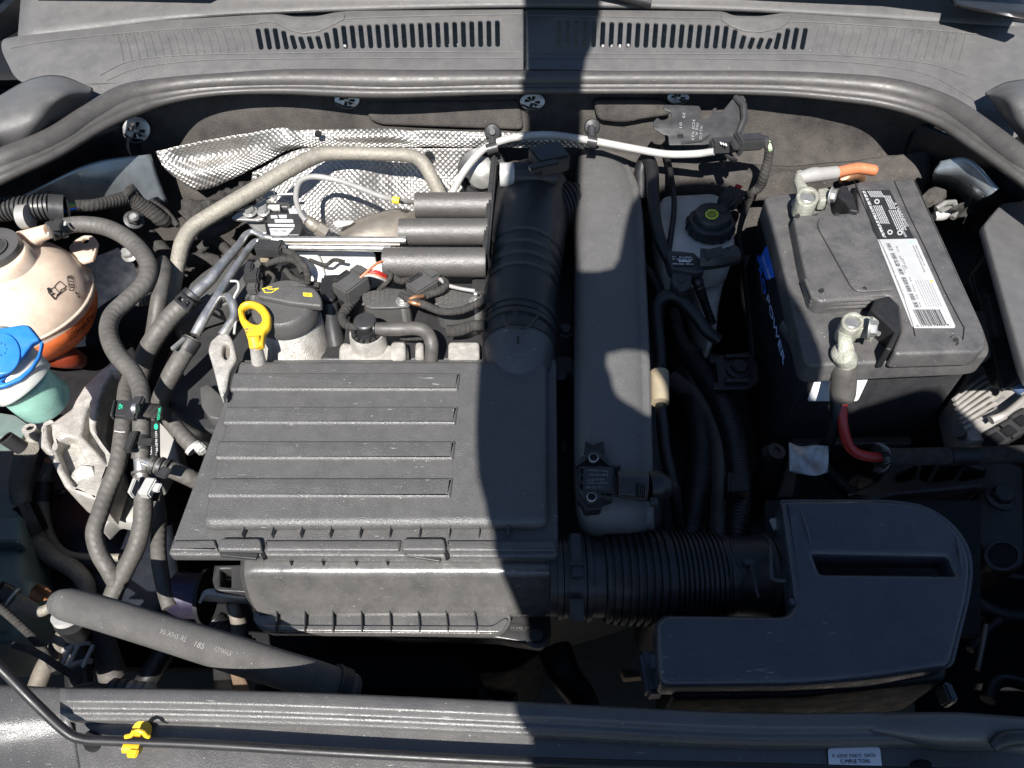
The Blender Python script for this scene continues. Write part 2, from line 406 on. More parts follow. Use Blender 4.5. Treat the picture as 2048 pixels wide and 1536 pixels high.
def FW(py, y=.455): return Z(py, y)
# ------------------------------------------------------------------ the setting
g = mk('ground', [(-6, -5, -.82), (6, -5, -.82), (6, 7, -.82), (-6, 7, -.82)], [(0, 1, 2, 3)], conc); kind(g, 'structure')
# open bonnet behind the cowl
def flat(name, rows, m, parent=None, **kw): return loft(name, rows, m, parent, **kw)
t = T('bonnet', 'raised dark bonnet standing behind the cowl, beyond the top edge', 'bonnet', (0, .80, .20))
be = [(85, 8), (250, 9), (425, 12), (440, 6), (1050, -1), (1350, 0), (1560, 9), (1760, 17), (2060, 50)]
BC = Pl(1050, 75, .12, rx=16)
bq = [BC.w(x, y) - L * .15 for x, y in be]
bo = [V((0, .012, -.004)), V((0, 0, 0)), V((0, .004, .01)), V((0, .3, .5)), V((0, .55, 1.0))]
mk('panel', [q + o for o in bo for q in bq], [(i * 9 + k, i * 9 + k + 1, (i + 1) * 9 + k + 1, (i + 1) * 9 + k) for i in range(4) for k in range(8)], paint_dk, t, thick=.004)
# engine bay shell
def bayrow(py, y, xs): return [(x, py, Z(py, y)) for x in xs]
fw = loft('firewall', [[(150, 170, Z(170, .48)), (420, 160, Z(160, .49)), (700, 155, Z(155, .50)), (1050, 150, Z(150, .50)), (1400, 150, Z(150, .50)), (1650, 168, Z(168, .485)), (1850, 200, Z(200, .455))],
    [(150, 215, Z(215, .465)), (420, 215, Z(215, .478)), (700, 215, Z(215, .487)), (1050, 215, Z(215, .49)), (1400, 215, Z(215, .488)), (1650, 215, Z(215, .474)), (1880, 235, Z(235, .44))],
    [(180, 300, Z(300, .455)), (700, 300, Z(300, .475)), (1300, 300, Z(300, .475)), (1900, 300, Z(300, .46))],
    [(220, 380, Z(380, .43)), (700, 380, Z(380, .46)), (1300, 370, Z(370, .45)), (1880, 370, Z(370, .42))],
    [(250, 470, Z(470, .42)), (700, 470, Z(470, .45)), (1300, 470, Z(470, .42)), (1850, 470, Z(470, .40))],
    [(300, 640, Z(640, .41)), (700, 640, Z(640, .45)), (1300, 600, Z(600, .42)), (1800, 600, Z(600, .38))]], felt, nu=90, nv=8, wob=.006, wsc=16, thick=.006)
kind(fw, 'structure')
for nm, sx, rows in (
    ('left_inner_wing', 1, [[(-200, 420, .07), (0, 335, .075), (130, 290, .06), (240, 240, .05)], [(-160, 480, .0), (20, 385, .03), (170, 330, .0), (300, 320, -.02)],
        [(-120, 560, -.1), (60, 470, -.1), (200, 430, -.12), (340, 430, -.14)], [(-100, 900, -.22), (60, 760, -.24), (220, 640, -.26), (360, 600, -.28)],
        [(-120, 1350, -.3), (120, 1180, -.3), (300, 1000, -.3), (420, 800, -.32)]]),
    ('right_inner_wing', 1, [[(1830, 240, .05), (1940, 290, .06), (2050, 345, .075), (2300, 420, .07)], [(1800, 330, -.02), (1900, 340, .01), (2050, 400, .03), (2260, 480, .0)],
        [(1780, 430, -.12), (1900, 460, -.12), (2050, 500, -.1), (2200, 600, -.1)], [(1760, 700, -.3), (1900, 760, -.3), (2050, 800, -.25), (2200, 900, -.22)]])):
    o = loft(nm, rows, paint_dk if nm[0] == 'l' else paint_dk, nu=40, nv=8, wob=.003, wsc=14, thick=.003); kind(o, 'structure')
# painted strut-tower sheet visible between seal and harness
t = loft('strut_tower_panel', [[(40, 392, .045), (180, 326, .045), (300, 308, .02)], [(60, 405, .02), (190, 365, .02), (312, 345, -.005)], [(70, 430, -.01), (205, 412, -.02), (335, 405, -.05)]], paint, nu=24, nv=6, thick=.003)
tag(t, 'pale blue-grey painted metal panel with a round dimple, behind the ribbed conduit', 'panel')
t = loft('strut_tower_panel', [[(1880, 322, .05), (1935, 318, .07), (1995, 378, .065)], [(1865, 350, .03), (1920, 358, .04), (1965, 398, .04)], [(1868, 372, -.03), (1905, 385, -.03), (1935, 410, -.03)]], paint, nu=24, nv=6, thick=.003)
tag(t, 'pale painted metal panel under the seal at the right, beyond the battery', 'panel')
# ------------------------------------------------------------------ front crossmember
cm = T('front_crossmember', 'long grey plastic-covered front crossmember running along the bottom edge', 'crossmember', P(1024, 1470, 0))
def rr(off, z, ys=(1375, 1378, 1388, 1404, 1425, 1424, 1440)):
    return [(x, y + off, z) for x, y in zip((120, 380, 700, 1060, 1500, 1900, 2080), ys)]
loft('ridged_cover', [rr(0, -.03), rr(1, .003), rr(4, .010), rr(24, .0115), rr(30, .0108), rr(40, .0065), rr(45, .006), rr(52, .0058), rr(60, .0025), rr(66, .001), rr(71, -.0058), rr(76, -.0065), rr(100, -.0065), rr(175, -.0065), rr(700, -.02)], cross_pl, cm, nu=120, nv=2, thick=.002, sharp=60)
plL = Pl(60, 1450, -.004)
loft('end_plate', [[(-150, 1360, -.02), (0, 1370, -.018), (135, 1378, -.018)], [(-150, 1363, .0), (0, 1374, .001), (136, 1380, -.003)], [(-150, 1440, .012), (0, 1440, .006), (135, 1425, .0)], [(-150, 1500, .0), (0, 1490, -.002), (150, 1475, -.005)], [(-150, 1560, .004), (0, 1560, .002), (165, 1560, -.0065)]], cross_pl, cm, nu=40, nv=8, thick=.002)
slab('oval_hole', Pl(183, 1480, -.0055), ell(183, 1482, 19, 22), .003, lidblack, cm, up=.0012)
loft('raised_end', [[(1700, 1428, .0), (1900, 1424, .004), (2080, 1436, .0)], [(1720, 1434, .008), (1900, 1430, .022), (2080, 1440, .02)], [(1740, 1462, .008), (1900, 1480, .02), (2080, 1475, .02)], [(1760, 1468, -.004), (1880, 1500, -.002), (2080, 1500, .0)]], cross_pl, cm, nu=30, nv=6, thick=.002)
slab('hinge_hole', Pl(1843, 1520, -.0055), ell(1843, 1530, 22, 12), .003, lidblack, cm, up=.0012)
pl = Pl(1710, 1510, -.0042)
lb = slab('sticker', pl, [(1656, 1496), (1760, 1494), (1766, 1550), (1659, 1550)], .0005, label_hi, cm, bev=.0001, r=7)
lb['label'] = 'white sticker with faded print'
text("P. APHI' PARTI  NICH", pl, (1666, 1516), (1752, 1514), ink_g, lb); text('C.MPLE TON', pl, (1682, 1527), (1740, 1526), ink, lb)
# prop rod
pr = T('prop_rod', 'thin black metal prop rod lying along the front crossmember', 'prop rod', P(700, 1505, .01))
tube('rod', [(-60, 1285, .06), (0, 1335, .045), (68, 1404, .025), (128, 1460, .014), (165, 1478, .010), (230, 1482, .009), (411, 1489, .0085), (700, 1506, .008), (1060, 1524, .008), (1400, 1533, .008), (2000, 1548, .008)], 9.5, rubber_bk, pr, seg=10)
tube('end_sleeve', [(1985, 1494, .02), (2012, 1478, .024), (2060, 1474, .024)], [9, 15, 15], plastic_sm, pr)
cl = T('rod_clip', 'yellow plastic clip gripping the prop rod on the crossmember', 'clip', P(272, 1480, .0))
lathe('stud_disc', [(0.001, .002), (.0070, .0022), (.0078, .0035), (.0078, .005), (.001, .0055)], P(288, 1462, -.006), (0, -.25, 1), yellow, cl)
sweep('saddle', [P(252, 1473, .0285 - .012), P(262, 1471, .031 - .012), P(268, 1464, .034 - .012), P(277, 1461, .035 - .012), P(286, 1464, .034 - .012), P(292, 1471, .031 - .012), P(298, 1473, .0285 - .012)], [.0018] * 7, yellow, cl, n=10)
box('upper_jaw', P(277, 1466, .008), (.010, .006, .008), yellow, cl, rot(-3), .002)
tube('lower_jaw', [(249, 1495, .008), (281, 1497, .008)], 10.5, yellow, cl, n=20)
box('tail', P(266, 1507, .012), (.008, .006, .003), yellow, cl, rot(-3), .0012)
# ------------------------------------------------------------------ cowl
cw = T('cowl_panel', 'weathered grey cowl panel with ventilation slots, left half up to the centre seam', 'cowl', P(600, 80, .12))
cr = T('cowl_panel', 'weathered grey cowl panel with ventilation slots, right half from the centre seam', 'cowl', P(1500, 80, .12))
CP = Pl(1050, 75, .12, rx=16)
def slot(x, y0, y1, w=4.6):
    k = (1050 - x) / 560 * 7; o = []
    for a in range(0, 181, 30): o.append((x - k / 2 - w * math.cos(R(a)) , y0 + w - w * 1.0 * math.sin(R(a)), 0))
    for a in range(0, 181, 30): o.append((x + k / 2 + w * math.cos(R(a)), y1 - w + w * math.sin(R(a)), 0))
    return o
def dip(x, c, half):
    t = abs(x - c) / half
    return 0 if t >= 1 else (math.cos(math.pi * t) + 1) / 2
holesL, holesR = [], []
for i in range(29):
    x = 519 + i * 17.0; y0 = 55 - 16 * (x - 519) / 476; y0 += 19 * min(1, 1.35 * dip(x, 618, 72)); holesL.append(slot(x, y0, 99 - 6 * (x - 519) / 476))
for i in range(29):
    x = 1118 + i * 17.5; y0 = 39 + 15 * (x - 1118) / 492; y0 += 22 * min(1, 1.35 * dip(x, 1515, 70)); holesR.append(slot(x, y0, 93 + 6 * (x - 1118) / 492))
slab('slotted_grille', CP, [(2, 78), (44, 70), (191, 55), (342, 39), (506, 29), (560, 27), (588, 33), (632, 32), (670, 24), (700, 21), (1047, 18, 1), (1047, 138, 1), (700, 139), (500, 146), (420, 152), (330, 168), (250, 195), (185, 236), (160, 205), (40, 162), (26, 150), (2, 100)], .004, cowlm, cw, bev=.0012, r=12, holes=holesL, bres=1)
slab('slotted_grille', CP, [(1053, 18, 1), (1447, 22), (1468, 31), (1519, 32), (1567, 25), (1793, 39), (2060, 54), (2060, 260), (2000, 290), (1905, 205), (1800, 160), (1650, 147), (1053, 138, 1)], .004, cowlm, cr, bev=.0012, r=12, holes=holesR, bres=1)
def ridge(pts, par, r=1.4, nm='ridge', up=.0005, m=None, s=6):
    pts = [(*CP.w(a, b, up),) for a, b in pts]; q = spline(pts, s)
    return sweep(nm, q, [r * mpp(q[0])] * len(q), m or cowlm, par, n=6)
for pts in ([(20, 96), (100, 82), (250, 66), (400, 56), (500, 49), (545, 44), (575, 58), (600, 65), (635, 63), (672, 47), (692, 38), (800, 33), (1044, 28)],
            [(200, 150), (250, 125), (300, 116), (376, 110), (513, 107), (760, 104), (1044, 105)], [(215, 160), (280, 135), (400, 121), (520, 118), (760, 116), (1044, 116)]): ridge(pts, cw)
for pts in ([(1058, 30), (1348, 36), (1440, 38), (1461, 51), (1492, 62), (1526, 63), (1560, 56), (1580, 44), (1690, 48), (1861, 60), (1960, 69)],
            [(1058, 106), (1350, 108), (1590, 108), (1750, 115), (1860, 128), (1930, 150)], [(1058, 116), (1350, 117), (1650, 122), (1790, 135), (1870, 155), (1950, 200)]): ridge(pts, cr)
# raised pad over the dip in each grille
for par, px in ((cw, [(546, 29), (566, 31), (590, 37), (632, 36), (668, 28), (690, 27), (688, 38), (666, 47), (640, 61), (605, 66), (578, 58), (552, 45)]),
                (cr, [(1443, 25), (1465, 34), (1519, 36), (1567, 29), (1582, 31), (1578, 44), (1558, 56), (1526, 63), (1492, 62), (1462, 51), (1442, 38)])):
    slab('raised_pad', CP, px, .003, cowlm, par, up=.0022, bev=.0014, r=4)
def blind(x, y0, y1, k, par):
    pts = [(x - k / 2 - 6, y0 + 4), (x - k / 2, y0), (x - k * .4 + 3, y0 + 6), (x + k / 2 + 3, y1 - 7), (x + k / 2, y1), (x + k / 2 - 6, y1 - 1)]
    ridge(pts, par, .9, 'blind_slot', .0002, s=4)
for i in range(17): x = 238 + i * 16.1; blind(x, 68 - i * .9, 124 - i * 1.35 - (i > 3) * 3, 12, cw)
for i in range(18): x = 1630 + i * 17.2; blind(x, 50 + i * .9, 101 + i * 1.3, -13, cr)
# stippled anti-slip dots (stuff): one mesh per half
def dots(px, par):
    vs_, fs = [], []
    for (x, y) in px:
        c = CP.w(x, y, .0003); r = 1.7 * mpp(c); b = len(vs_)
        for k in range(6): a = k * math.pi / 3; vs_.append(c + CP.x * r * math.cos(a) + CP.y * r * math.sin(a))
        vs_.append(c + CP.n * r * .55); fs += [(b + k, b + (k + 1) % 6, b + 6) for k in range(6)]
    o = mk('anti_slip_dots', vs_, fs, cowlm, par, sharp=0); kind(o, 'stuff')
dl = []
for j in range(5):
    for i in range(24 - j):
        f = i / 24; x = 190 + 180 * f + j * 2; y = 118 + 66 * (1 - f) ** 2.2 + j * 8.2 * (1 - f * .75) - (1 - f) * 4
        dl.append((x, y))
dots(dl, cw)
dots([(1050 + (1050 - x) * 1.0 + 55 + (1 if x < 0 else 0) + (x - 190) * -.06, y + 12 + (370 - x) * .03) for x, y in dl], cr)
def cz(x, y, d): return (x, y, CP.w(x, y).z + d)
t = loft('windscreen_base_trim', [[cz(x, -50, .02) for x in (45, 560, 1050, 1500, 2060)], [cz(x, -8, .006) for x in (42, 560, 1050, 1500, 2060)], [cz(*p, .0012) for p in ((36, 66), (191, 51), (342, 36), (560, 23), (1050, 12), (1447, 18), (1793, 35), (2060, 50))], [cz(*p, -.008) for p in ((36, 80), (191, 60), (342, 44), (560, 32), (1050, 22), (1447, 28), (1793, 45), (2060, 60))]], cowlm, nu=60, nv=5, thick=.002)
tag(t, 'flat grey trim strip behind the cowl slots, its rear edge in shade', 'trim strip')
t = loft('plenum_tray', [[(-100, 20, .0), (1050, 10, .0), (2150, 20, .0)], [(-100, 90, .03), (1050, 80, .03), (2150, 90, .03)], [(-100, 160, .08), (1050, 142, .1), (2150, 160, .08)]], lidblack, nu=30, nv=3, thick=.002)  # black floor put in so the cowl slots show a dark cavity
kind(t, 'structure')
for i, (x, y) in enumerate([(690, 92), (862, 90), (880, 91), (897, 91), (915, 90), (1207, 92), (1225, 92), (1240, 92), (1257, 91), (1330, 70)]):
    o = box('debris', P(x, y, .09), (.006, .004, .003), label_w, None, rot(i * 37), .0006); tag(o, 'pale scrap lying in the plenum under the cowl slots', 'debris', 'pale scraps under the cowl slots')
# wiper foot
t = T('wiper_spindle', 'round black wiper spindle cap at the top edge right of the seam', 'wiper', P(1305, 10, .14))
lathe('cap', [(.016, 0), (.016, .006), (.013, .011), (.005, .013)], P(1308, 10, .13), (0, 0, 1), rubber_bk, t)
tube('arm', [(1180, -30, .17), (1240, -8, .155), (1300, 6, .145)], [9, 9, 12], rubber_bk, t)
t = loft('windscreen_wiper', [[(1900, -10, .16), (2060, -20, .16)], [(1915, 10, .168), (2060, 34, .168)], [(1935, 22, .15), (2060, 46, .15)]], rubber_bk, nu=14, nv=4, thick=.004)
tag(t, 'dark wiper arm end in the top right corner over the cowl', 'wiper')
# seal
ws = T('bonnet_seal', 'thick black rubber bonnet seal curving across the rear of the engine bay', 'seal', P(1024, 165, .1))
top = [(-120, 345), (0, 300), (100, 258), (170, 213), (240, 176), (340, 156), (450, 147), (600, 143), (800, 146), (1050, 143), (1500, 143), (1700, 150), (1800, 162), (1900, 195), (1970, 240), (2048, 300), (2150, 370)]
bot = [(-90, 415), (0, 368), (110, 318), (205, 262), (285, 224), (355, 203), (450, 190), (570, 187), (760, 193), (1050, 188), (1490, 189), (1690, 204), (1790, 221), (1870, 250), (1945, 300), (2040, 366), (2130, 440)]
def sealpart(nm, f, rf, dz, mt=sealm):
    pts = [(a[0] * (1 - f) + b[0] * f, a[1] * (1 - f) + b[1] * f, .10 - dz - (.012 if (a[0] < 0 or a[0] > 2048) else 0)) for a, b in zip(top, bot)]
    rs = [math.hypot(a[0] - b[0], a[1] - b[1]) * rf for a, b in zip(top, bot)]
    return tube(nm, pts, rs, mt, ws, seg=8, n=20)
sealpart('bulb', .37, .37, 0); sealpart('skirt', .70, .29, .008); sealpart('lip', .87, .14, .004)
for nm, rows, lab in (('corner_cover', [[(-40, 215, .085), (0, 190, .10), (60, 158, .112), (120, 151, .115), (186, 176, .108)], [(-40, 240, .125), (0, 215, .135), (75, 185, .14), (130, 182, .135), (183, 186, .108)],
        [(-40, 290, .12), (0, 262, .125), (75, 235, .13), (125, 215, .118), (176, 200, .104)], [(-40, 350, .08), (0, 318, .088), (60, 292, .095), (120, 252, .098), (168, 214, .1)]], 'rounded grey plastic corner cover behind the seal, upper left'),
    ('corner_cover', [[(1970, 185, .108), (2010, 165, .115), (2060, 158, .112), (2100, 165, .1)], [(1976, 192, .108), (2020, 190, .135), (2060, 190, .14), (2100, 200, .13)], [(1985, 205, .104), (2020, 232, .118), (2060, 250, .125), (2100, 270, .12)], [(1995, 222, .1), (2030, 265, .1), (2060, 300, .095), (2100, 340, .08)]], 'rounded grey plastic corner cover behind the seal, upper right')):
    tag(loft(nm, rows, cowlm, nu=30, nv=8, thick=.003), lab, 'cover')
# star washers holding the insulation
def star(cx, cy, rx, ry, y, lab, spokes=8, a0=0.2):
    pl = Pl(cx, cy, Z(cy, y), rx=68); hs = []
    for k in range(spokes - 1):
        a = a0 + 2 * math.pi * k / spokes; c, s = math.cos(a), math.sin(a)
        q = [(.22, -.09), (.62, -.16), (.62, .16), (.22, .09)]
        hs.append([(cx + rx * (u * c - v * s), cy + ry * (u * s + v * c), 0) for u, v in q])
    o = slab('star_washer', pl, ell(cx, cy, rx, ry), .0018, zinc, None, holes=hs, bev=.0005, r=0, bres=1)
    tag(o, lab, 'washer', 'metal star washers on the firewall'); 
    b = lathe('stud', [(.0025, 0), (.0025, .004), (.001, .005)], pl.w(cx, cy, .0005), pl.n, steel, o, n=12)
star(272, 260, 28, 26, .45, 'round metal star washer below the seal at far left, fully in view')
star(694, 199, 25, 19, .482, 'metal star washer half under the seal above the foil shield')
star(1065, 203, 25, 17, .482, 'metal star washer in the dark shadow band in the middle of the firewall')
star(1357, 195, 22, 14, .482, 'metal star washer tucked behind the black bracket')
star(1904, 272, 24, 25, .43, 'metal star washer under the right bend of the seal')
# insulation pillows pressed into the felt
def pillow(px, y, nm, lab, dz=.006, m=None):
    pl = Pl(px[0][0], px[0][1], Z(px[0][1], y), rx=74)
    return slab(nm, pl, px, .02, m or felt, None, up=dz, bev=.006, r=14, bres=4)
tag(pillow([(1186, 200), (1330, 200), (1345, 232), (1300, 238), (1245, 248), (1195, 242)], .485, 'felt_pad', ''), 'raised felt pad right of the dark shadow band', 'insulation pad')
tag(pillow([(730, 203), (1040, 200), (1048, 262), (760, 252), (735, 240)], .488, 'felt_pad', '', .001), 'wide felt pad above the foil strip, left of the shadow band', 'insulation pad')
# lower felt folds on the right (behind battery)
t = loft('felt_flap', [[(1180, 300, Z(300, .448)), (1400, 318, Z(318, .448)), (1600, 330, Z(330, .44)), (1860, 300, Z(300, .43))], [(1180, 340, Z(340, .43)), (1400, 350, Z(350, .42)), (1600, 350, Z(350, .41)), (1860, 350, Z(350, .40))], [(1200, 400, Z(400, .425)), (1400, 410, Z(410, .41)), (1560, 400, Z(400, .40)), (1850, 400, Z(400, .39))]], felt, nu=60, nv=8, thick=.004, wob=.008, wsc=18)
tag(t, 'pale dusty fold of felt behind the brake fluid tank and battery', 'insulation')
# foil
t = loft('foil_heat_shield', [[(312, 303, Z(303, .43)), (400, 284, Z(284, .438)), (520, 262, Z(262, .442)), (570, 255, Z(255, .44)), (600, 260, Z(260, .446)), (760, 256, Z(256, .448)), (850, 262, Z(262, .445)), (1000, 264, Z(264, .445)), (1192, 272, Z(272, .445))],
    [(322, 325, Z(325, .42)), (410, 312, Z(312, .445)), (520, 290, Z(290, .44)), (575, 274, Z(274, .43)), (620, 276, Z(276, .44)), (760, 273, Z(273, .435)), (850, 277, Z(277, .442)), (1000, 279, Z(279, .438)), (1192, 282, Z(282, .44))],
    [(338, 345, Z(345, .415)), (420, 342, Z(342, .42)), (520, 308, Z(308, .43)), (575, 288, Z(288, .425)), (620, 285, Z(285, .435)), (760, 285, Z(285, .44)), (850, 287, Z(287, .438)), (1000, 288, Z(288, .438)), (1192, 290, Z(290, .44))],
    [(385, 380, Z(380, .41)), (430, 374, Z(374, .415)), (530, 325, Z(325, .425)), (580, 300, Z(300, .43)), (640, 295, Z(295, .436)), (760, 294, Z(294, .438)), (850, 294, Z(294, .438)), (1000, 295, Z(295, .438)), (1192, 296, Z(296, .44))]], foil, nu=110, nv=5, thick=.0012, wob=.003, wsc=26)
tag(t, 'long silver embossed foil heat shield band across the firewall', 'heat shield')
t = loft('foil_heat_shield', [[(505, 345, Z(345, .41)), (600, 300, Z(300, .43)), (720, 290, Z(290, .44)), (850, 296, Z(296, .44)), (960, 296, Z(296, .44))],
    [(500, 390, Z(390, .39)), (600, 370, Z(370, .39)), (705, 350, Z(350, .40)), (800, 350, Z(350, .425)), (960, 350, Z(350, .43))],
    [(520, 430, Z(430, .35)), (610, 430, Z(430, .35)), (690, 430, Z(430, .345)), (800, 420, Z(420, .38)), (960, 400, Z(400, .40))],
    [(540, 500, Z(500, .30)), (620, 500, Z(500, .29)), (700, 500, Z(500, .28)), (820, 500, Z(500, .31)), (960, 500, Z(500, .33))]], foil, nu=90, nv=10, thick=.0012, wob=.006, wsc=22)
tag(t, 'silver dimpled foil shield below the beige pipe, behind the metal fuel lines', 'heat shield')
# person photographing, standing at the front bumper (behind the camera)
def build_person():
    zs = .0
    edge = [(1060, -420, .1), (1056, -60, .1), (1050, 0, .12), (1050, 130, .12), (1040, 165, .1), (1050, 215, .07), (1050, 262, .03), (1038, 330, 0), (1000, 400, .03), (978, 480, .03), (965, 600, .01), (958, 720, 0), (951, 850, 0), (955, 950, 0), (968, 1000, 0), (985, 1075, -.01), (1008, 1140, -.05), (1030, 1225, -.06), (1035, 1420, 0), (1060, 1480, 0), (1066, 1536, -.01), (1100, 1900, -.01), (1400, 2300, 0), (2500, 2300, 0), (2700, 1500, 0), (2300, 960, -.05),
        (2048, 905, -.08), (1960, 880, -.1), (1925, 850, -.1), (1895, 792, -.06), (1867, 779, -.05), (1833, 779, -.05), (1780, 800, -.05), (1730, 815, -.06), (1705, 822, -.07), (1685, 790, .03), (1668, 740, .05), (1649, 705, .04), (1636, 669, .04), (1611, 618, .04), (1587, 580, .04), (1567, 539, .04), (1560, 485, .04), (1548, 445, .04), (1535, 405, .04), (1480, 378, -.02), (1440, 366, Z(366, .42)), (1390, 362, Z(362, .42)), (1330, 366, -.02), (1292, 372, 0),
        (1262, 410, 0), (1248, 460, 0), (1240, 500, 0), (1225, 541, 0), (1165, 546, 0), (1156, 520, 0), (1152, 450, 0), (1159, 400, 0), (1162, 290, .02), (1164, 180, .1), (1172, 110, .12), (1195, 60, .12), (1205, -60, .12), (1210, -420, .1)]
    hole = [(1213, 712, -.01), (1287, 705, -.01), (1308, 735, -.01), (1327, 760, -.01), (1340, 790, -.01), (1333, 803, -.01), (1316, 812, -.01), (1300, 832, -.01), (1268, 815, -.01), (1232, 792, -.01), (1220, 755, -.01)]
    O = P(1400, 700, 0) - L * 1.35; ex = V((1, 0, 0)); ex = (ex - L * ex.dot(L)).normalized(); ey = ex.cross(L).normalized()
    if ey.z < 0: ey = -ey
    def loc(p):
        q = P(*p) - O; q -= L * q.dot(L); return (q.dot(ex), q.dot(ey))
    e = spline([loc(p) for p in edge], 2, closed=True); h = spline([loc(p) for p in hole], 2, closed=True)
    class Q: pass
    pl = Q(); pl.O = O; pl.m = Matrix((ex, ey, -L)).transposed()
    t = T('person', 'photographer in dark clothes with one arm raised, casting the big shadow', 'person', O)
    slabl('body', pl, [e, h], .10, cloth, t, bev=.03, bres=4)
build_person()
def proj(p):
    q = RM.transposed() @ (V(p) - CAM); return (1024 - F * q.x / q.z, 768 + F * q.y / q.z)
class Pl3(Pl):
    def __init__(s, O, x, y):
        s.O = V(O); s.x = V(x).normalized(); s.n = s.x.cross(V(y)).normalized(); s.y = s.n.cross(s.x); s.m = Matrix((s.x, s.y, s.n)).transposed()
def mtube(name, pts, r, m, parent, mod, seg=40, n=28, **kw):
    w = [P(*p) for p in pts]; rs = r if isinstance(r, (list, tuple)) else [r] * len(pts)
    q = spline([(*a, rr * mpp(a)) for a, rr in zip(w, rs)], seg)
    return sweep(name, [a[:3] for a in q], [a[3] * mod(*proj(a[:3])) for a in q], m, parent, n=n, sharp=25, **kw)
# ------------------------------------------------------------------ engine mass and hidden lower parts
eng = T('engine_block', 'dark cast engine block and gearbox housing deep under the air filter box', 'engine', (0, .05, -.45))
for nm, px, z, th, m in (('block', [(400, 560), (1330, 560), (1330, 1060), (1000, 1150), (520, 1150), (400, 1000)], -.13, .30, dkmetal), ('head', [(470, 520), (1160, 500), (1160, 730), (450, 730)], -.075, .1, dkmetal),
        ('gearbox', [(1300, 700), (1700, 760), (1860, 1000), (1720, 1200), (1320, 1160)], -.22, .25, dkmetal), ('oil_pan', [(430, 1150), (1080, 1120), (1100, 1290), (1030, 1340), (700, 1350), (480, 1290)], -.30, .2, lidblack)):
    slab(nm, z, px, th, m, eng, bev=.012, r=30, bres=3)
sf = T('subframe', 'dark subframe and splash shield around the bottom of the engine bay', 'subframe', (0, 0, -.7))
slab('dark_fill_sheet', -.36, [(1860, 1130), (2300, 1130), (2300, 1560), (1830, 1560)], .02, lidblack, sf, bev=.004, r=10)  # black sheet added to hide sunlit ground at the lower right
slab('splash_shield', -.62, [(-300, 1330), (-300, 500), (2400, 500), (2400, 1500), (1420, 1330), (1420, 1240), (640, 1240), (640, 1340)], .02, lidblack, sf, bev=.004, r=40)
box('front_bumper_beam', (0, -.52, -.36), (2.2, .06, .62), plastic_dk, sf, bev=.02)  # unseen front wall added to keep sun off the ground below
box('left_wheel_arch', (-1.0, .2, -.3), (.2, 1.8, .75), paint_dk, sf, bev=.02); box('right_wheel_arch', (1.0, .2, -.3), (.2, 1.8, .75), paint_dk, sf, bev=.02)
box('front_bumper_cover', (0, -.63, -.07), (2.1, .36, .05), plastic_dk, sf, bev=.01)  # unseen slab added to close a gap where sun came in
box('left_wing', (-.93, -.05, -.02), (.34, .8, .04), paint_dk, sf, bev=.01); box('right_wing', (.93, -.05, -.02), (.34, .8, .04), paint_dk, sf, bev=.01); box('left_headlight_sunblock', (-.67, -.28, -.005), (.27, .34, .05), plastic_dk, sf, bev=.01); box('right_headlight_sunblock', (.62, -.34, -.03), (.26, .22, .05), plastic_dk, sf, bev=.01)  # unseen wing and headlight boxes, placed and sized to shade the lower bay
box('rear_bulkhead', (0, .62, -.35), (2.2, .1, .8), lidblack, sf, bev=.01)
# ------------------------------------------------------------------ air filter box
ab = T('air_filter_box', 'large ribbed black plastic air filter box in the middle of the bay', 'air filter box', P(740, 920, -.09))
A0 = Pl(740, 920, -.014); A1 = Pl(740, 920, .0)
slab('lid_rim', A0, [(335, 1110), (479, 719), (1113, 717), (1117, 1114)], .012, plastic_lid, ab, bev=.002, r=10)
lid = slab('lid', A1, [(402, 1042), (476, 722), (482, 719), (1086, 718), (1096, 730), (1098, 1038), (1085, 1047), (412, 1050)], .016, plastic_lid, ab, bev=.0075, r=9, bres=5, sharp=60)
for y0, y1, xl, xr in ((744, 780, 466, 921), (811, 847, 451, 916), (880, 918, 436, 911), (954, 994, 420, 906)):
    s = .24; slab('rib', A1, [(xl, y0), (xr, y0, 3), (xr - 5, y1, 3), (xl - (y1 - y0) * s, y1)], .008, plastic_lid, ab, up=.0036, bev=.0034, r=7, bres=3)
for x in (490, 548, 605, 663, 722, 781, 840, 899, 958, 1017):
    p = P(x, 1058, -.0085); sl_ = (x - 1024) / 2560
    fin = box('fin', p, (.0013, .0155, .010), plastic_lid, ab, rot(-math.degrees(math.atan2(.6 * (1024 - x), 2060)) * .7), .0004)
slab('front_lip', Pl(740, 1090, -.010), [(345, 1080), (428, 1079), (436, 1100), (340, 1100)], .010, plastic_lid, ab, bev=.002, r=3)
slab('front_lip', Pl(740, 1090, -.010), [(528, 1080), (802, 1080), (798, 1101), (532, 1101)], .010, plastic_lid, ab, bev=.002, r=3)
slab('front_lip', Pl(740, 1090, -.010), [(892, 1080), (1110, 1080), (1114, 1101), (897, 1101)], .010, plastic_lid, ab, bev=.002, r=3)
for a, b, tl in ((434, 524, 2), (802, 892, 7)):
    lt = slab('latch', Pl(740, 1090, -.006), [(a + 4, 1076), (b - 4, 1076), (b, 1100), (a, 1100)], .014, plastic_lid, ab, bev=.002, r=7)
    q = slab('clip_bar', Pl(740, 1110, -.012, ry=tl * .5), [(a + 4, 1103), (b - 8, 1104 + tl), (b - 12, 1116 + tl), (a + 6, 1111)], .004, plastic_sm, lt, bev=.0008, r=2)
    q2 = slab('clip_gap', Pl(740, 1105, -.0125), [(a + 2, 1099), (b + 2, 1099), (b + 8, 1112), (b, 1116), (b - 6, 1104), (a + 4, 1104)], .006, lidblack, lt, bev=.0005, r=2)
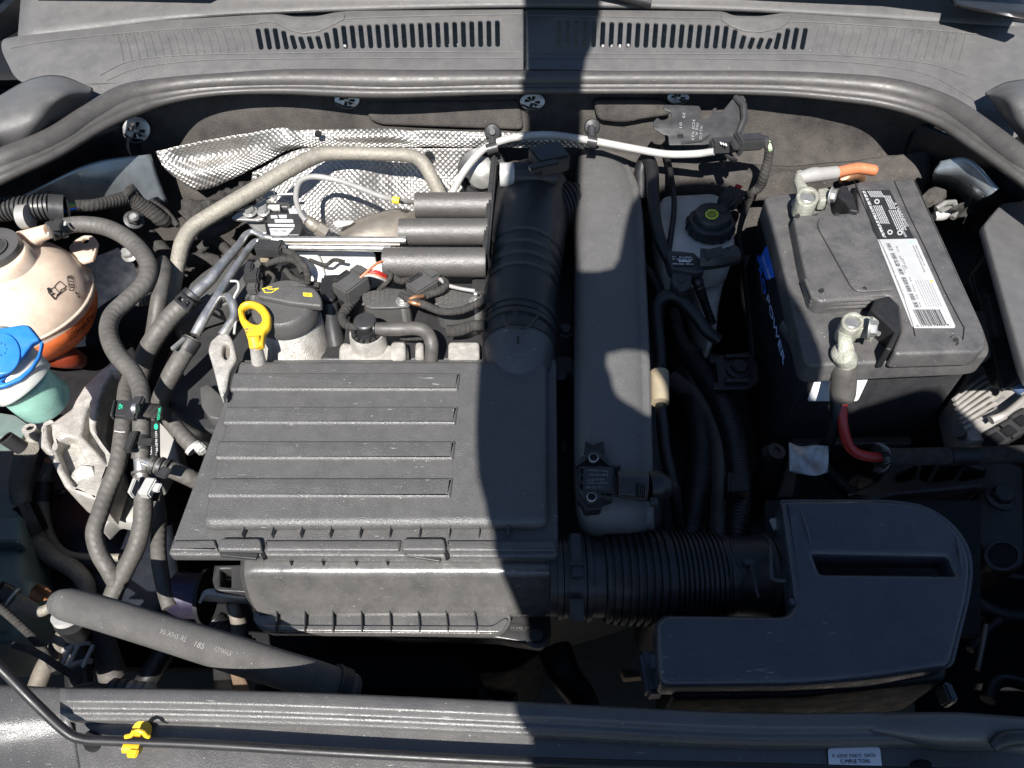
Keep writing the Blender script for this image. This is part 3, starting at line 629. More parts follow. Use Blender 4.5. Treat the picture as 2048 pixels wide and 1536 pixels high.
def lr(y, z, x0=488, x1=1108):
    return [(x0 - 6, y, z - .05), (x0, y, z - .016), (x0 + 10, y, z - .004), (x0 + 30, y, z), (800, y, z), (x1, y, z)]
loft('lower_housing', [lr(1108, -.028), lr(1135, -.030, 486), lr(1150, -.034, 486), lr(1162, -.041, 488), lr(1190, -.058, 494), lr(1218, -.074, 506), lr(1232, -.086, 515), lr(1236, -.115, 518)], tray_pl, ab, nu=70, nv=5, thick=.003, sharp=70)
slab('lower_flange', Pl(760, 1240, -.083), [(505, 1218), (1020, 1222), (1024, 1245, 20), (1003, 1268, 20), (535, 1265), (506, 1246)], .010, tray_pl, ab, bev=.002, r=12)
slab('lower_flange_rim', Pl(760, 1240, -.080), [(520, 1250), (985, 1252), (1010, 1235), (1018, 1240), (1003, 1264), (535, 1261)], .004, tray_pl, ab, bev=.0012, r=8)
for x in (556, 613, 669, 726, 783, 840, 896, 953):
    box('fin', P(x - 2, 1242, -.079), (.0012, .021, .007), plastic_sm, ab, rot(9), .0004)
for x in (582, 646, 712, 775): slab('notch', Pl(x, 1125, -.027), [(x - 4, 1121, 0), (x + 4, 1121, 0), (x, 1131, 0)], .002, lidblack, ab, r=0, bev=.0003, up=.0012)
text('B161558', Pl(1070, 1222, -.078, rx=30), (1036, 1224), (1100, 1222), ink_d, ab, hpx=9)
# raised lettering scratches sit in the material; neck that joins duct and lid
mtube('duct_neck', [(1036, 800, -.045), (1037, 745, -.03), (1038, 690, -.02)], [60, 70, 72], plastic_lid, ab, lambda x, y: 1, seg=10, round_end=.7)
# intake duct
du = T('intake_duct', 'thick black intake duct with ring grooves, rising behind the filter box', 'duct', P(1045, 550, -.06))
def dmod(x, y):
    f = 1.0
    for c in (519, 544, 563, 584): 
        if abs(y - c) < 5.5: f = .93
    return f
mtube('duct', [(1037, 672, -.02), (1041, 600, -.018), (1050, 500, -.016), (1060, 430, -.016), (1066, 395, -.02)], [73, 75, 78, 77, 76], plastic_sm, du, dmod, round_end=1)
for y0, y1, r, nm in ((640, 652, 77, 'clamp_ring'), (658, 664, 76, 'clamp_ring'), (668, 676, 77, 'clamp_ring'), (684, 700, 74, 'collar')):
    tube(nm, [(1039, y0, -.02), (1038, y1, -.02)], r, plastic_sm, du, n=40)
sweep('clip_wire', [P(a, b, z) for a, b, z in ((1008, 632, .028), (1010, 646, .031), (1018, 654, .034), (1040, 657, .038), (1056, 654, .036), (1068, 642, .032), (1076, 633, .028))], [.0018] * 7, plastic_sm, du, n=8)
box('tab', P(1036, 680, .031), (.003, .012, .003), plastic_sm, du)
tube('zero_mark', [(1027, 624, .0325), (1030, 620, .0325), (1033, 624, .0325), (1031, 628, .0325), (1027, 624, .0325)], .8, rubber_pl, du, n=5, seg=4)
tube('side_elbow', [(1085, 430, -.02), (1125, 425, -.03), (1165, 440, -.045)], [62, 62, 60], rubber_bk, du, rib=(.007, .06), n=28)
bf = Pl3(P(985, 350, -.01), (0, -1, 0), (0, 0, 1))
box('flange', P(982, 462, -.025), (.009, .215, .105), plastic_sm, du, rot(-2), .003)
box('flange_foot', P(960, 578, -.02), (.02, .03, .02), plastic_sm, du, rot(-2), .003)
# resonator tubes
for (x0, x1, y, r, lab) in ((836, 984, 411, 26, 'uppermost of the three horizontal black resonator tubes, by the white cable'), (806, 976, 464, 27, 'middle one of the three horizontal black resonator tubes'), (776, 972, 525, 30, 'lowest and longest of the three horizontal black resonator tubes')):
    t = tube('resonator_tube', [(x0 - 2, y, .012), (x0 + 1, y, .012), (x0 + 4, y, .012), (x1 - 30, y, .012), (x1, y, .012)], [r - 3, r - .8, r, r, r], reson_pl, None, seg=4, n=36, sharp=30)
    tag(t, lab, 'resonator tube', 'three resonator tubes')
# ------------------------------------------------------------------ charge air pipe
cp = T('charge_air_pipe', 'broad flat-sided black charge air pipe running front to back, right of the duct', 'pipe', P(1225, 700, -.06))
rows = []
for y, xl, xr, dz in ((291, 1166, 1212, -.035), (297, 1160, 1225, -.015), (312, 1155, 1243, -.006), (335, 1152, 1260, -.002), (370, 1150, 1275, 0), (420, 1149, 1284, 0), (520, 1148, 1290, 0), (700, 1147, 1298, 0), (900, 1147, 1304, 0), (1000, 1150, 1306, -.004), (1050, 1158, 1308, -.02), (1080, 1170, 1308, -.05)):
    w = xr - xl; z = .012 + dz
    rows.append([(xl, y, z - .07), (xl + 1, y, z - .03), (xl + w * .04, y, z - .014), (xl + w * .13, y, z - .004), (xl + w * .3, y, z), (xl + w * .6, y, z), (xl + w * .82, y, z - .006), (xl + w * .92, y, z - .014), (xl + w * .94, y, z - .0135), (xr, y, z - .014), (xr + 1, y, z - .03), (xr + 1, y, z - .07)])
loft('pipe_body', rows, pipe_pl, cp, nu=48, nv=5, thick=.003, sharp=60)
# boost pressure sensor on the pipe
def zz(X, Y): return (1120 + X / 7.877, 860 + Y / 7.877)
ps = T('pressure_sensor', 'black pressure sensor with plug and two bright bush rings on the broad pipe', 'sensor', P(1190, 960, .005))
S0 = Pl(1190, 960, .018)
slab('mount', S0, [zz(*p) for p in ((240, 500), (390, 400), (400, 160), (520, 230), (690, 160), (700, 400), (830, 540), (960, 560), (960, 620), (850, 640), (850, 1060), (680, 1100), (650, 1240), (400, 1260), (340, 1130), (260, 1060), (250, 900))], .012, plastic_dk, ps, bev=.0012, r=4)
fr = slab('frame', S0, [zz(*p) for p in ((300, 570), (850, 570), (850, 1070), (720, 1070), (690, 1040), (640, 1060), (560, 1150), (440, 1150), (380, 1070), (300, 960))], .006, plastic_sm, ps, bev=.0008, r=3, up=.003, holes=[[zz(*p) for p in q] for q in (((310, 600), (370, 590), (370, 685), (305, 685)), ((305, 705), (368, 705), (368, 820), (305, 820)), ((305, 840), (365, 840), (365, 940), (310, 930)), ((640, 985), (700, 985), (700, 1045)), ((725, 985), (820, 985), (810, 1045), (725, 1045)))])
slab('ear', S0, [zz(*p) for p in ((240, 570), (260, 490), (460, 330), (620, 340), (730, 430), (850, 545), (960, 540), (940, 575), (820, 570), (760, 545), (640, 440), (440, 450), (300, 540))], .006, plastic_sm, ps, up=.004, bev=.0008, r=3)
fc = slab('face', S0, [zz(*p) for p in ((400, 585), (820, 590), (800, 950), (390, 945))], .004, plastic_sm, ps, up=.0055, bev=.0006, r=4)
for s, a, b in (('Made in Germany', (755, 635), (440, 620)), ('04E 906 051', (755, 690), (455, 690)), ('V#0 AG CP147', (705, 765), (430, 770)), ('1604207T1606 E', (750, 820), (430, 820)), ('0 261 232 369', (690, 890), (420, 890))):
    text(s, S0, zz(*a), zz(*b), ink_g, fc, up=.0060, hpx=5)
for X, Y in ((530, 430), (500, 1050)):
    x, y = zz(X, Y); p = S0.w(x, y, .004)
    slab('bush_ring', S0, ell(x, y, 10, 9.2), .003, steel, ps, up=.0075, bev=.0006, r=0, holes=[ell(x, y, 8, 7.4)])
    lathe('bush', [(.0065, -.004), (.0065, .0028)], p, (0, 0, 1), plastic_sm, ps, n=24); lathe('bore', [(.004, .001), (.004, .0034)], p, (0, 0, 1), lidblack, ps, n=20)
tube('plug', [(*zz(900, 860), .014), (*zz(1150, 870), .014), (*zz(1370, 890), .014)], [28, 31, 31], plastic_sm, ps, n=8)
slab('plug_window', S0, [zz(*p) for p in ((950, 790), (1190, 800), (1190, 1030), (950, 1010))], .004, plastic_sm, ps, up=.012, bev=.001, r=2)
slab('plug_latch', S0, [zz(*p) for p in ((1210, 830), (1345, 850), (1345, 1050), (1200, 1040))], .003, lidblack, ps, up=.0125, bev=.0006, r=2)
for X in (1240, 1275, 1310): slab('latch_bar', S0, [zz(*p) for p in ((X, 850), (X + 14, 850), (X + 14, 1030), (X, 1030))], .002, plastic_sm, ps, up=.0138, bev=.0003, r=1)
tube('rubber_boot', [(*zz(1370, 890), .012), (*zz(1560, 880), .01), (*zz(1680, 900), .008), (*zz(1800, 915), .004), (*zz(1860, 960), -.01)], [30, 29, 22, 10, 7], rubber_bk, ps, n=20)
slab('boot_tab', S0, [zz(*p) for p in ((1420, 1050), (1540, 1060), (1540, 1170), (1430, 1160))], .006, plastic_sm, ps, up=.002, bev=.0008, r=2)
# ------------------------------------------------------------------ corrugated intake hose
ch = T('corrugated_intake_hose', 'wide corrugated black intake hose joining the filter box and the snorkel', 'hose', P(1340, 1155, -.1))
ZC = -.058
def cmod(x, y):
    if 1205 < x < 1440:
        p = 14.6 if x < 1330 else 9.6; f = ((x - 1205) / p) % 1
        return 1.0 if f < .6 else .94
    return 1
mtube('bellows', [(1203, 1155, ZC), (1215, 1155, ZC), (1300, 1155, ZC), (1380, 1154, ZC), (1436, 1153, ZC), (1440, 1153, ZC)], [78, 90, 94, 90, 86, 78], rubber_bk, ch, cmod, seg=80, n=36)
for x0, x1, r in ((1098, 1120, 76), (1112, 1122, 82), (1124, 1134, 80), (1134, 1166, 84), (1168, 1178, 86), (1178, 1206, 78)): tube('coupling', [(x0, 1155, ZC), (x1, 1155, ZC)], r, plastic_sm, ch, n=40)
box('spring_latch', P(1153, 1112, -.010), (.010, .045, .006), plastic_sm, ch, None, .001); box('spring_latch', P(1155, 1128, -.006), (.014, .004, .003), plastic_sm, ch, None, .0008)
box('spring_latch', P(1153, 1220, -.03), (.013, .02, .006), plastic_sm, ch, rot(0, 30), .001)
tube('plain_sleeve', [(1438, 1153, ZC), (1480, 1153, ZC), (1528, 1153, ZC)], [80, 79, 82], rubber_bk, ch, n=40)
for x0, x1, r in ((1524, 1534, 86), (1538, 1546, 85), (1548, 1556, 86), (1558, 1566, 84), (1566, 1600, 80)): tube('coupling', [(x0, 1153, ZC), (x1, 1153, ZC)], r, plastic_sm, ch, n=40)
sweep('clamp_wire', [P(a, b, z) for a, b, z in ((1541, 1090, -.006), (1541, 1110, -.002), (1540, 1140, .0), (1543, 1158, -.002), (1556, 1162, -.002), (1570, 1162, -.003))], [.0022] * 6, plastic_sm, ch, n=8)
box('mould_tab', P(1497, 1125, -.016), (.010, .006, .003), plastic_sm, ch); box('mould_rib', P(1508, 1160, -.0155), (.0025, .035, .003), plastic_sm, ch)
# ------------------------------------------------------------------ intake snorkel
sn = T('intake_snorkel', 'smooth black snorkel box with a long slot opening, lower right', 'snorkel', P(1650, 1200, -.1))
N0 = Pl(1650, 1200, .0)
so_ = [(1562, 999, 8), (1780, 999, 30), (1852, 1010, 30), (1905, 1046, 30), (1937, 1090, 30), (1946, 1135, 30), (1940, 1190, 30), (1906, 1325, 8), (1893, 1333, 6), (1760, 1354, 40), (1600, 1367, 40), (1331, 1370, 10), (1319, 1360, 10), (1313, 1245, 10), (1330, 1227, 10), (1574, 1230, 14), (1590, 1210, 14)]
def infl(px, k, c=(1690, 1200)): return [(p[0] + (k if p[0] > c[0] else -k), p[1] + (k if p[1] > c[1] else -k * .3), *(p[2:])) for p in px]
slab('top_shell', N0, so_, .03, snork, sn, up=.004, bev=.006, bres=5, sharp=60, holes=[[(1627, 1107), (1898, 1112), (1912, 1148), (1642, 1145)]])
NP = [(1600, 1240), (1612, 1092), (1920, 1100)]
slab('rim', N0, infl(so_, 3), .005, snork, sn, bev=.0015, up=-.004, r=8, holes=[[(1615, 1096), (1910, 1102), (1922, 1160), (1630, 1158)]])
slab('slot_floor', Pl(1770, 1130, -.085), [(1530, 1000), (1962, 1000), (1962, 1270), (1530, 1270)], .01, lidblack, sn)  # black sheet put in to keep the slot dark
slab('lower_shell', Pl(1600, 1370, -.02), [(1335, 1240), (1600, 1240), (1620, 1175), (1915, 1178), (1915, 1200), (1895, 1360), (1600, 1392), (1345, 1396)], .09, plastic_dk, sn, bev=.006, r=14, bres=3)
for a, b in (((1600, 1020), (1622, 1095)), ((1912, 1075), (1922, 1140))): 
    sweep('crease', [N0.w(*a, .0035), N0.w((a[0] + b[0]) / 2 + 2, (a[1] + b[1]) / 2, .0045), N0.w(*b, .0035)], [.0012, .0018, .001], snork, sn, n=8)
box('side_clip', P(1302, 1350, -.035), (.016, .036, .02), snork, sn, rot(4), .003); box('side_clip', P(1310, 1325, -.012), (.008, .012, .006), snork, sn, rot(4), .001)
box('peg', P(1584, 1204, .002), (.005, .006, .004), snork, sn); box('side_clip', P(1552, 1048, -.02), (.009, .012, .004), white_pl, sn, rot(10), .0006).data.materials[0] = greyc
box('side_clip', P(1892, 1390, -.04), (.008, .016, .02), snork, sn, rot(4), .002)
def z1(X, Y): return (1348 + X / 2.926, 300 + Y / 2.926)
def z2(X, Y): return (1000 + X / 2.926, 180 + Y / 2.926)
def z3(X, Y): return (1000 + X / 2.926, 620 + Y / 2.926)
def z4(X, Y): return (1348 + X / 2.926, 700 + Y / 2.926)
def z8(X, Y): return (1680 + X / 4.8, 360 + Y / 4.8)
# ------------------------------------------------------------------ battery
bt = T('car_battery', 'black car battery with white specification label and two clamped terminals', 'battery', P(1740, 560, -.2))
B0, B1 = Pl(1740, 560, .032), Pl(1740, 560, .052)
slab('case', Pl(1740, 560, .004), [(1533, 402), (1822, 372), (1961, 690), (1952, 716), (1622, 738)], .20, batt_b, bt, bev=.003, r=8)
slab('lid', B0, [(1527, 392), (1690, 372), (1832, 358), (1968, 655), (1981, 694), (1977, 711), (1950, 716), (1622, 731), (1609, 722), (1567, 540)], .03, batt, bt, bev=.004, r=12, bres=4)
slab('lid_skirt', Pl(1740, 560, .006), [(1560, 640), (1972, 620), (1985, 712), (1622, 738)], .012, batt, bt, bev=.002, r=8)
for a, b in ((1720, 1738), (1760, 1778), (1815, 1850), (1858, 1890), (1898, 1920)):
    y = 734 - (a - 1622) * .022; slab('moulding_tab', Pl(1740, 735, -.006), [(a, y + 3), (b, y + 2), (b, y + 7), (a, y + 8)], .004, batt, bt, bev=.0006, r=1)
slab('raised_top', B1, [(1586, 430), (1718, 424), (1713, 362), (1832, 357, 4), (1968, 655, 10), (1974, 690, 10), (1962, 703, 8), (1795, 708), (1786, 700), (1803, 660), (1797, 607), (1778, 590), (1642, 603), (1624, 592), (1604, 520)], .024, batt, bt, bev=.004, r=8, bres=4)
slab('vent_cover', B1, [(1640, 432), (1722, 428), (1756, 476), (1792, 578), (1722, 583), (1705, 576), (1634, 450)], .003, batt, bt, up=.003, bev=.0016, r=12, bres=3)
for k, (a, b) in enumerate(((598, 1772), (605, 1764), (612, 1756))):
    sweep('ledge', [B1.w(1612 - k * 2, 560 + k * 6, -.004 - k * .005), B1.w(1626 - k * 2, a - 2, -.003 - k * .005), B1.w(1646 - k * 2, a + 4, -.003 - k * .005), B1.w(b, a - 2, -.003 - k * .005)], [.0026] * 4, batt, bt, n=8)
def bline(pts, r=.0007, m=lidblack, up=.0001, nm='groove'): return sweep(nm, [B1.w(a, b, up) for a, b in pts], [r] * len(pts), m, bt, n=6)
bline([z8(135, 10), z8(210, 200), z8(370, 570), z8(480, 800), z8(620, 1160), z8(700, 1400), z8(720, 1500)])
bline([z8(520, 10), z8(650, 310), z8(830, 680), z8(1000, 1060), z8(1150, 1350), (1928, 655), (1926, 678), (1912, 690)])
for X, Y in ((725, 385), (955, 380), (865, 822), (1115, 812)):
    x, y = z1(X, Y); sweep('screw_dimple', [B1.w(x, y, -.002), B1.w(x, y, .0034)], [.0026, .0026], lidblack, bt, n=14)
x, y = z1(1650, 1112); sweep('vent_plug', [B1.w(x, y, -.004), B1.w(x, y, .0012)], [.006, .0055], plastic_sm, bt, n=20); sweep('vent_hole', [B1.w(x, y, 0), B1.w(x, y, .0018)], [.0028, .0026], lidblack, bt, n=14)
# recess ramps beside the front and rear terminals
for px, zz_ in (([z1(1150, 930), z1(1180, 870), z1(1260, 850), z1(1320, 910), z1(1330, 1050), z1(1275, 1170), z1(1240, 1160), z1(1290, 1060), z1(1200, 975)], .0),
                ([z1(960, 270), z1(970, 215), z1(1000, 200), z1(1050, 260), z1(1080, 360), z1(1030, 350), z1(1000, 300)], .0)):
    slab('terminal_guard', Pl(px[0][0], px[0][1], .058), px, .03, plastic_dk, bt, bev=.002, r=3)
# labels
bl = slab('warning_label', B1, [z8(205, 95), z8(480, 95), z8(716, 566), z8(335, 566)], .0004, ink, bt, up=.0004, bev=.0001, r=2)
def dashes(a, b, n, w, L_, m, par, up=.0007, seed=1):
    """rows of tiny print: short bars between photo points a and b"""
    rnd_ = random.Random(seed); vs_, fs = [], []
    A, B = B1.w(*a, up), B1.w(*b, up); e = (B - A).normalized(); f = B1.n.cross(e); tot = (B - A).length; s = 0
    while s < tot:
        l = tot * rnd_.uniform(.03, .11); l = min(l, tot - s); q = A + e * s; i = len(vs_)
        vs_ += [q - f * w, q + e * l - f * w, q + e * l + f * w, q + f * w]; fs.append((i, i + 1, i + 2, i + 3)); s += l + tot * .018
    return vs_, fs
def block(rows, m, par, w=.00055, nm='small_print', seed=3):
    V_, F_ = [], []
    for k, (a, b) in enumerate(rows):
        v, f = dashes(a, b, 0, w, 0, m, par, seed=seed + k); F_ += [tuple(i + len(V_) for i in t) for t in f]; V_ += v
    o = mk(nm, V_, F_, m, par, sharp=0); kind(o, 'stuff'); return o
def skew(X, Y0, Y1, k=.47): return (z8(X + k * Y0, Y0), z8(X + k * Y1, Y1))
block([(z8(222, 105), z8(425, 555))], label_w, bl, .0011); block([(z8(238, 105), z8(440, 553))], label_w, bl, .0005, seed=9)
block([(z8(265 + i * 17, 105), z8(265 + i * 17 + 40, 165)) for i in range(8)], label_w, bl, .0007, seed=20)
block([(z8(322 + i * 18, 245), z8(322 + i * 18 + 78, 420)) for i in range(5)], label_w, bl, .0007, seed=30)
block([(z8(425 + i * 17, 150), z8(425 + i * 17 + 58, 280)) for i in range(4)], label_w, bl, .0007, seed=40)
block([(z8(470 + i * 20, 290), z8(470 + i * 20 + 85, 480)) for i in range(5)], label_w, bl, .0007, seed=50)
text('A WARNING', B1, z8(512, 215), z8(632, 445), label_w, bl, up=.0007, hpx=6); text('POISON', B1, z8(580, 470), z8(622, 545), label_w, bl, up=.0007, hpx=5)
for X, Y in ((355, 205), (480, 500), (575, 505)):
    x, y = z8(X, Y); 
    o = slab('hazard_symbol', B1, ell(x, y, 5.5, 5.0, 12), .0003, label_w, bl, up=.0008, bev=.00005, r=0, holes=[ell(x, y, 3, 2.7, 10)])
wl = slab('specification_label', B1, [z8(358, 570), z8(732, 562), z8(1108, 1400), z8(1100, 1420), z8(715, 1420), z8(690, 1400)], .0004, label_w, bt, up=.0006, bev=.0001, r=2)
for s, y0, y1 in (('H5-T', 612, 675), ('H5', 706, 756), ('L2', 775, 826), ('47', 852, 905), ('525', 935, 1000), ('650', 1015, 1068), ('102', 1095, 1150), ('55', 1175, 1220)):
    x0 = 438 + (y0 - 600) * .455; x1 = 438 + (y1 - 600) * .455
    q = slab('value_box', B1, [z8(x0 - 8, y0 - 8), z8(x0 + 40, y0 - 8), z8(x1 + 46, y1 + 8), z8(x1 - 2, y1 + 8)], .0002, mat('box_grey', (.19, .195, .2), .5) if 'box_grey' not in MT else MT['box_grey'], wl, up=.0008, bev=.00003, r=1)
    text(s, B1, z8(x0 + 4, y0), z8(x1 + 4, y1), ink, wl, up=.0010, hpx=6.5)
text('DISTRIBUTED BY BEST PARTS, INC.  MEMPHIS, TN 38103', B1, z8(402, 632), z8(612, 1135), ink_g, wl, up=.0009, hpx=3.2)
for s, a, b in (('Please return batteries to an', (722, 628), (808, 822)), ('authorized recycler for proper recycling', (695, 628), (810, 885)), ('BCI   EN   DIN', (535, 635), (620, 890)), ('GROUP SIZE', (590, 750), (630, 850)), ('CA  CCA  RC  AH', (660, 930), (770, 1220))):
    text(s, B1, z8(*a), z8(*b), ink_g, wl, up=.0009, hpx=3.4)
block([(z8(720 + i * 24, 962), z8(720 + i * 24 + 112, 962 + 252)) for i in range(7)], ink_g, wl, .0004, seed=60)
rb_ = random.Random(4); X = 0; k = 0
V_, F_ = [], []
while X < 1:
    w = rb_.choice([.010, .014, .02, .034]); a = (700 + 255 * X, 1242); b = (705 + 255 * X + 68, 1242 + 148)
    A, B, C_, D = B1.w(*z8(*a), .0009), B1.w(*z8(*b), .0009), B1.w(*z8(b[0] + 255 * w, b[1]), .0009), B1.w(*z8(a[0] + 255 * w, a[1]), .0009)
    i = len(V_); V_ += [A, B, C_, D]; F_.append((i, i + 1, i + 2, i + 3)); X += w + rb_.choice([.012, .02, .03])
kind(mk('barcode', V_, F_, ink, wl, sharp=0), 'stuff')
text('0 17724 73566 8', B1, z8(738, 1408), z8(1052, 1396), ink, wl, up=.0009, hpx=3.5)
x, y = z8(695, 592)
for k in range(3):
    a = k * 2.09; slab('recycling_arrow', B1, [(x + 5 * math.cos(a) , y + 4.5 * math.sin(a), 0), (x + 5 * math.cos(a + 1.3), y + 4.5 * math.sin(a + 1.3), 0), (x + 2.6 * math.cos(a + .7), y + 2.4 * math.sin(a + .7), 0)], .0002, MT.get('teal_ink') or mat('teal_ink', (.02, .36, .26), .5), wl, up=.0009, bev=.00003, r=0)
x, y = z8(880, 968); slab('warning_triangle', B1, [(x - 3, y + 2, 0), (x + 3, y + 2, 0), (x, y - 3, 0)], .0002, ink_y, wl, up=.0009, bev=.00003, r=0)
# side face print
E0, E1 = P(1533, 402, .0042), P(1622, 738, .0042)
SF = Pl3(E0 + V((-.0006, 0, 0)), E1 - E0, (0, 0, 1))
pb = mat('blue_print', (.05, .22, 1.0), .4); pw = mat('pale_blue_print', (.55, .62, .9), .4)
slab('blue_flash', SF, [z1(540, 560), z1(565, 545), z1(605, 680), z1(600, 740), z1(540, 760), z1(515, 690), z1(495, 640)], .0003, pb, bt, up=.0008, bev=.00005, r=3)
text('Duralast', SF, z1(517, 640), z1(562, 765), pw, bt, up=.0013, hpx=9); text('PRO', SF, z1(483, 640), z1(528, 860), pb, bt, up=.0011, hpx=15, fat=.01); text('POWER', SF, z1(540, 872), z1(640, 1262), pw, bt, up=.0013, hpx=14, fat=.012)
# front sticker
FF = Pl3(P(1622, 738, .004) + V((0, -.0008, 0)), P(1952, 716, .004) - P(1622, 738, .004), (0, 0, 1))
slab('front_sticker', FF, [z1(845, 1292), z1(1162, 1283), z1(1075, 1470), z1(778, 1470)], .0004, label_hi, bt, up=.0008, bev=.0001, r=6)
# battery tray
tr = T('battery_tray', 'black battery tray rail with notches under the front of the battery', 'tray', P(1720, 885, -.13))
slab('rail', Pl(1720, 885, -.125), [z4(690, 515), z4(1390, 503), z4(1390, 548), z4(690, 552)], .01, dkmetal, tr, bev=.001, r=3)
slab('floor', Pl(1720, 885, -.19), [(1480, 430), (1960, 430), (2010, 880), (1550, 900)], .02, lidblack, tr, bev=.003)
slab('rail_end', Pl(1600, 960, -.13), [z4(690, 560), z4(760, 540), z4(700, 860), z4(600, 860)], .02, plastic_dk, tr, bev=.002)
# terminals
def ring(name, x, y, z, ro, ri, h, m, par): 
    pl = Pl(x, y, z); o = slab(name, pl, ell(x, y, ro, ro * .86), h, m, par, bev=.0018, r=0, holes=[ell(x, y, ri, ri * .86)], bres=3)
    p = pl.w(x, y); lathe('post', [(ri * mpp(p) * 1.02, -h), (ri * mpp(p) * 1.02, -.003), (ri * mpp(p) * .9, -.0018)], p, (0, 0, 1), zinc, o, n=28); return o
def clamp(lab, x, y, arms):
    t = T('battery_clamp', lab, 'battery clamp', P(x, y, .035)); ring('clamp_ring', x, y, .066, 23, 15, .024, beigep, t); arms(t); return t
def armsA(t):
    pl = Pl(1706, 642, .064)
    slab('ear', pl, [(1718, 630), (1748, 632), (1760, 642), (1752, 668), (1735, 655), (1716, 660)], .016, beigep, t, bev=.002, r=4)
    bolt(P(1738, 656, .066), (.75, -.35, .25), .0085, zinc, t); tube('screw', [(1730, 652, .06), (1758, 668, .066)], 5, zinc, t, n=12)
    tube('strap', [(1693, 655, .054), (1690, 680, .054), (1692, 702, .046)], [17, 14, 17], beigep, t, flat=.6)
    tube('lug', [(1684, 706, .044), (1690, 716, .036), (1692, 726, .030)], [27, 28, 26], beigep, t, flat=.8, round_end=.3, n=24)
clamp('corroded front battery clamp with red and black cables hanging down', 1706, 642, armsA)
def armsB(t):
    pl = Pl(1618, 392, .064)
    slab('ear', pl, [(1636, 377), (1655, 374), (1664, 384), (1655, 400), (1640, 400)], .016, beigep, t, bev=.002, r=4)
    bolt(P(1660, 391, .066), (.8, -.5, .2), .0075, zinc, t)
    tube('strap', [(1606, 382, .056), (1597, 362, .058), (1600, 348, .058)], [12, 9, 9], beigep, t)
    lathe('base_plate', [(.019, 0), (.019, .002)], P(1613, 412, .042), (0, 0, 1), zinc, t)
clamp('corroded rear battery clamp joined to the orange cable', 1616, 392, armsB)
t = T('battery_cable', 'orange battery cable in a grey crimp, behind the battery', 'cable', P(1690, 345, .04))
tube('crimp', [(1594, 358, .056), (1625, 350, .058), (1640, 349, .058), (1672, 345, .057)], [12, 15, 14, 13], greyc, t, n=20)
tube('wire', [(1668, 346, .057), (1710, 337, .056), (1730, 338, .055), (1748, 341, .053)], 11, orange, t, n=20, round_end=.6)
t = tube('copper_pipe', [(1680, 362, .0), (1700, 354, .005), (1720, 352, .0), (1726, 366, -.03)], 8, copper, None); tag(t, 'short copper coloured pipe end under the orange cable', 'pipe')
cb = T('battery_cable', 'black and red battery cables with grey boot dropping from the front clamp', 'cable', P(1690, 800, -.06))
tube('boot', [(1690, 728, .028), (1688, 745, .018), (1685, 785, -.008), (1684, 796, -.015)], [24, 25, 25, 23], rubber_pl, cb, n=26)
tube('black_wire', [(1672, 780, -.005), (1672, 830, -.03), (1660, 875, -.06), (1645, 900, -.08)], 12.5, rubber_bk, cb, n=18)
tube('red_wire', [(1686, 770, .0), (1685, 800, -.014), (1686, 850, -.034), (1700, 895, -.055), (1735, 913, -.062), (1790, 913, -.062)], [9, 9.5, 10, 10, 10, 10], redc, cb, n=20)
tube('lower_black_wire', [(1645, 930, -.11), (1665, 955, -.13), (1700, 985, -.15), (1730, 1010, -.17)], 13, rubber_bk, cb, n=16)
fl = Pl(1615, 915, -.055, rx=8)
tg = loft('cable_flag', [[(1578, 884, -.05), (1600, 892, -.056), (1630, 890, -.05), (1657, 892, -.058)], [(1578, 910, -.054), (1600, 915, -.050), (1630, 918, -.060), (1657, 916, -.054)], [(1579, 942, -.058), (1600, 948, -.062), (1630, 951, -.056), (1656, 945, -.062)]], label_g, None, nu=20, nv=6, thick=.0006)
tag(tg, 'worn silver paper flag wrapped on the black cable below the battery', 'cable tag')
t = T('braided_sleeve', 'frayed black braided sleeve around the red cable, running right', 'cable sleeve', P(1900, 912, -.07))
tube('braid', [(1762, 918, -.062), (1772, 915, -.062), (1800, 914, -.062), (1890, 912, -.062), (1990, 910, -.07), (2090, 905, -.07)], [30, 22, 18, 18, 18, 18], loomt, t, n=24)
tube('tape', [(1895, 912, -.062), (1950, 911, -.065)], 19.5, plastic_dk, t, n=24)
rr_ = random.Random(8); V_, F_ = [], []
for k in range(46):
    a = rr_.uniform(0, 6.28); p = P(1772, 916, -.06) + V((0, .012 * math.cos(a), .012 * math.sin(a))); q = p + V((-rr_.uniform(.005, .014), .006 * math.cos(a), .006 * math.sin(a))); i = len(V_)
    V_ += [p, p + V((0, .0008, .0008)), q]; F_.append((i, i + 1, i + 2))
kind(mk('frayed_threads', V_, F_, greyc, t, sharp=0), 'stuff')
# ------------------------------------------------------------------ brake fluid reservoir
br = T('brake_fluid_tank', 'milky brake fluid tank with black screw cap, in the shade left of the battery', 'brake fluid tank', P(1400, 450, -.1))
slab('tank', Pl(1400, 450, -.022), [(1322, 388), (1430, 382), (1452, 396), (1474, 480), (1470, 505), (1440, 515), (1330, 520), (1312, 440)], .06, tankw, br, bev=.010, r=16, bres=5)
slab('tank_neck', Pl(1410, 560, -.085), [(1370, 520), (1462, 510), (1440, 600), (1436, 660), (1420, 690), (1400, 600)], .08, tankw, br, bev=.012, r=16, bres=4)
p = P(1418, 462, -.022)
k_ = mpp(p)
lathe('cap_rim', [(43 * k_, 0), (46 * k_, .004), (46 * k_, .016), (43 * k_, .019), (38 * k_, .020), (37 * k_, .026), (34 * k_, .030), (.001, .031)], p, (0, 0, 1), plastic_sm, br, n=48)
for k in range(16):
    a = k * math.pi / 8; box('grip', p + V((46 * k_ * math.cos(a), 46 * k_ * math.sin(a), .009)), (.004, .006, .013), plastic_sm, br, rot(math.degrees(a)), .0012)
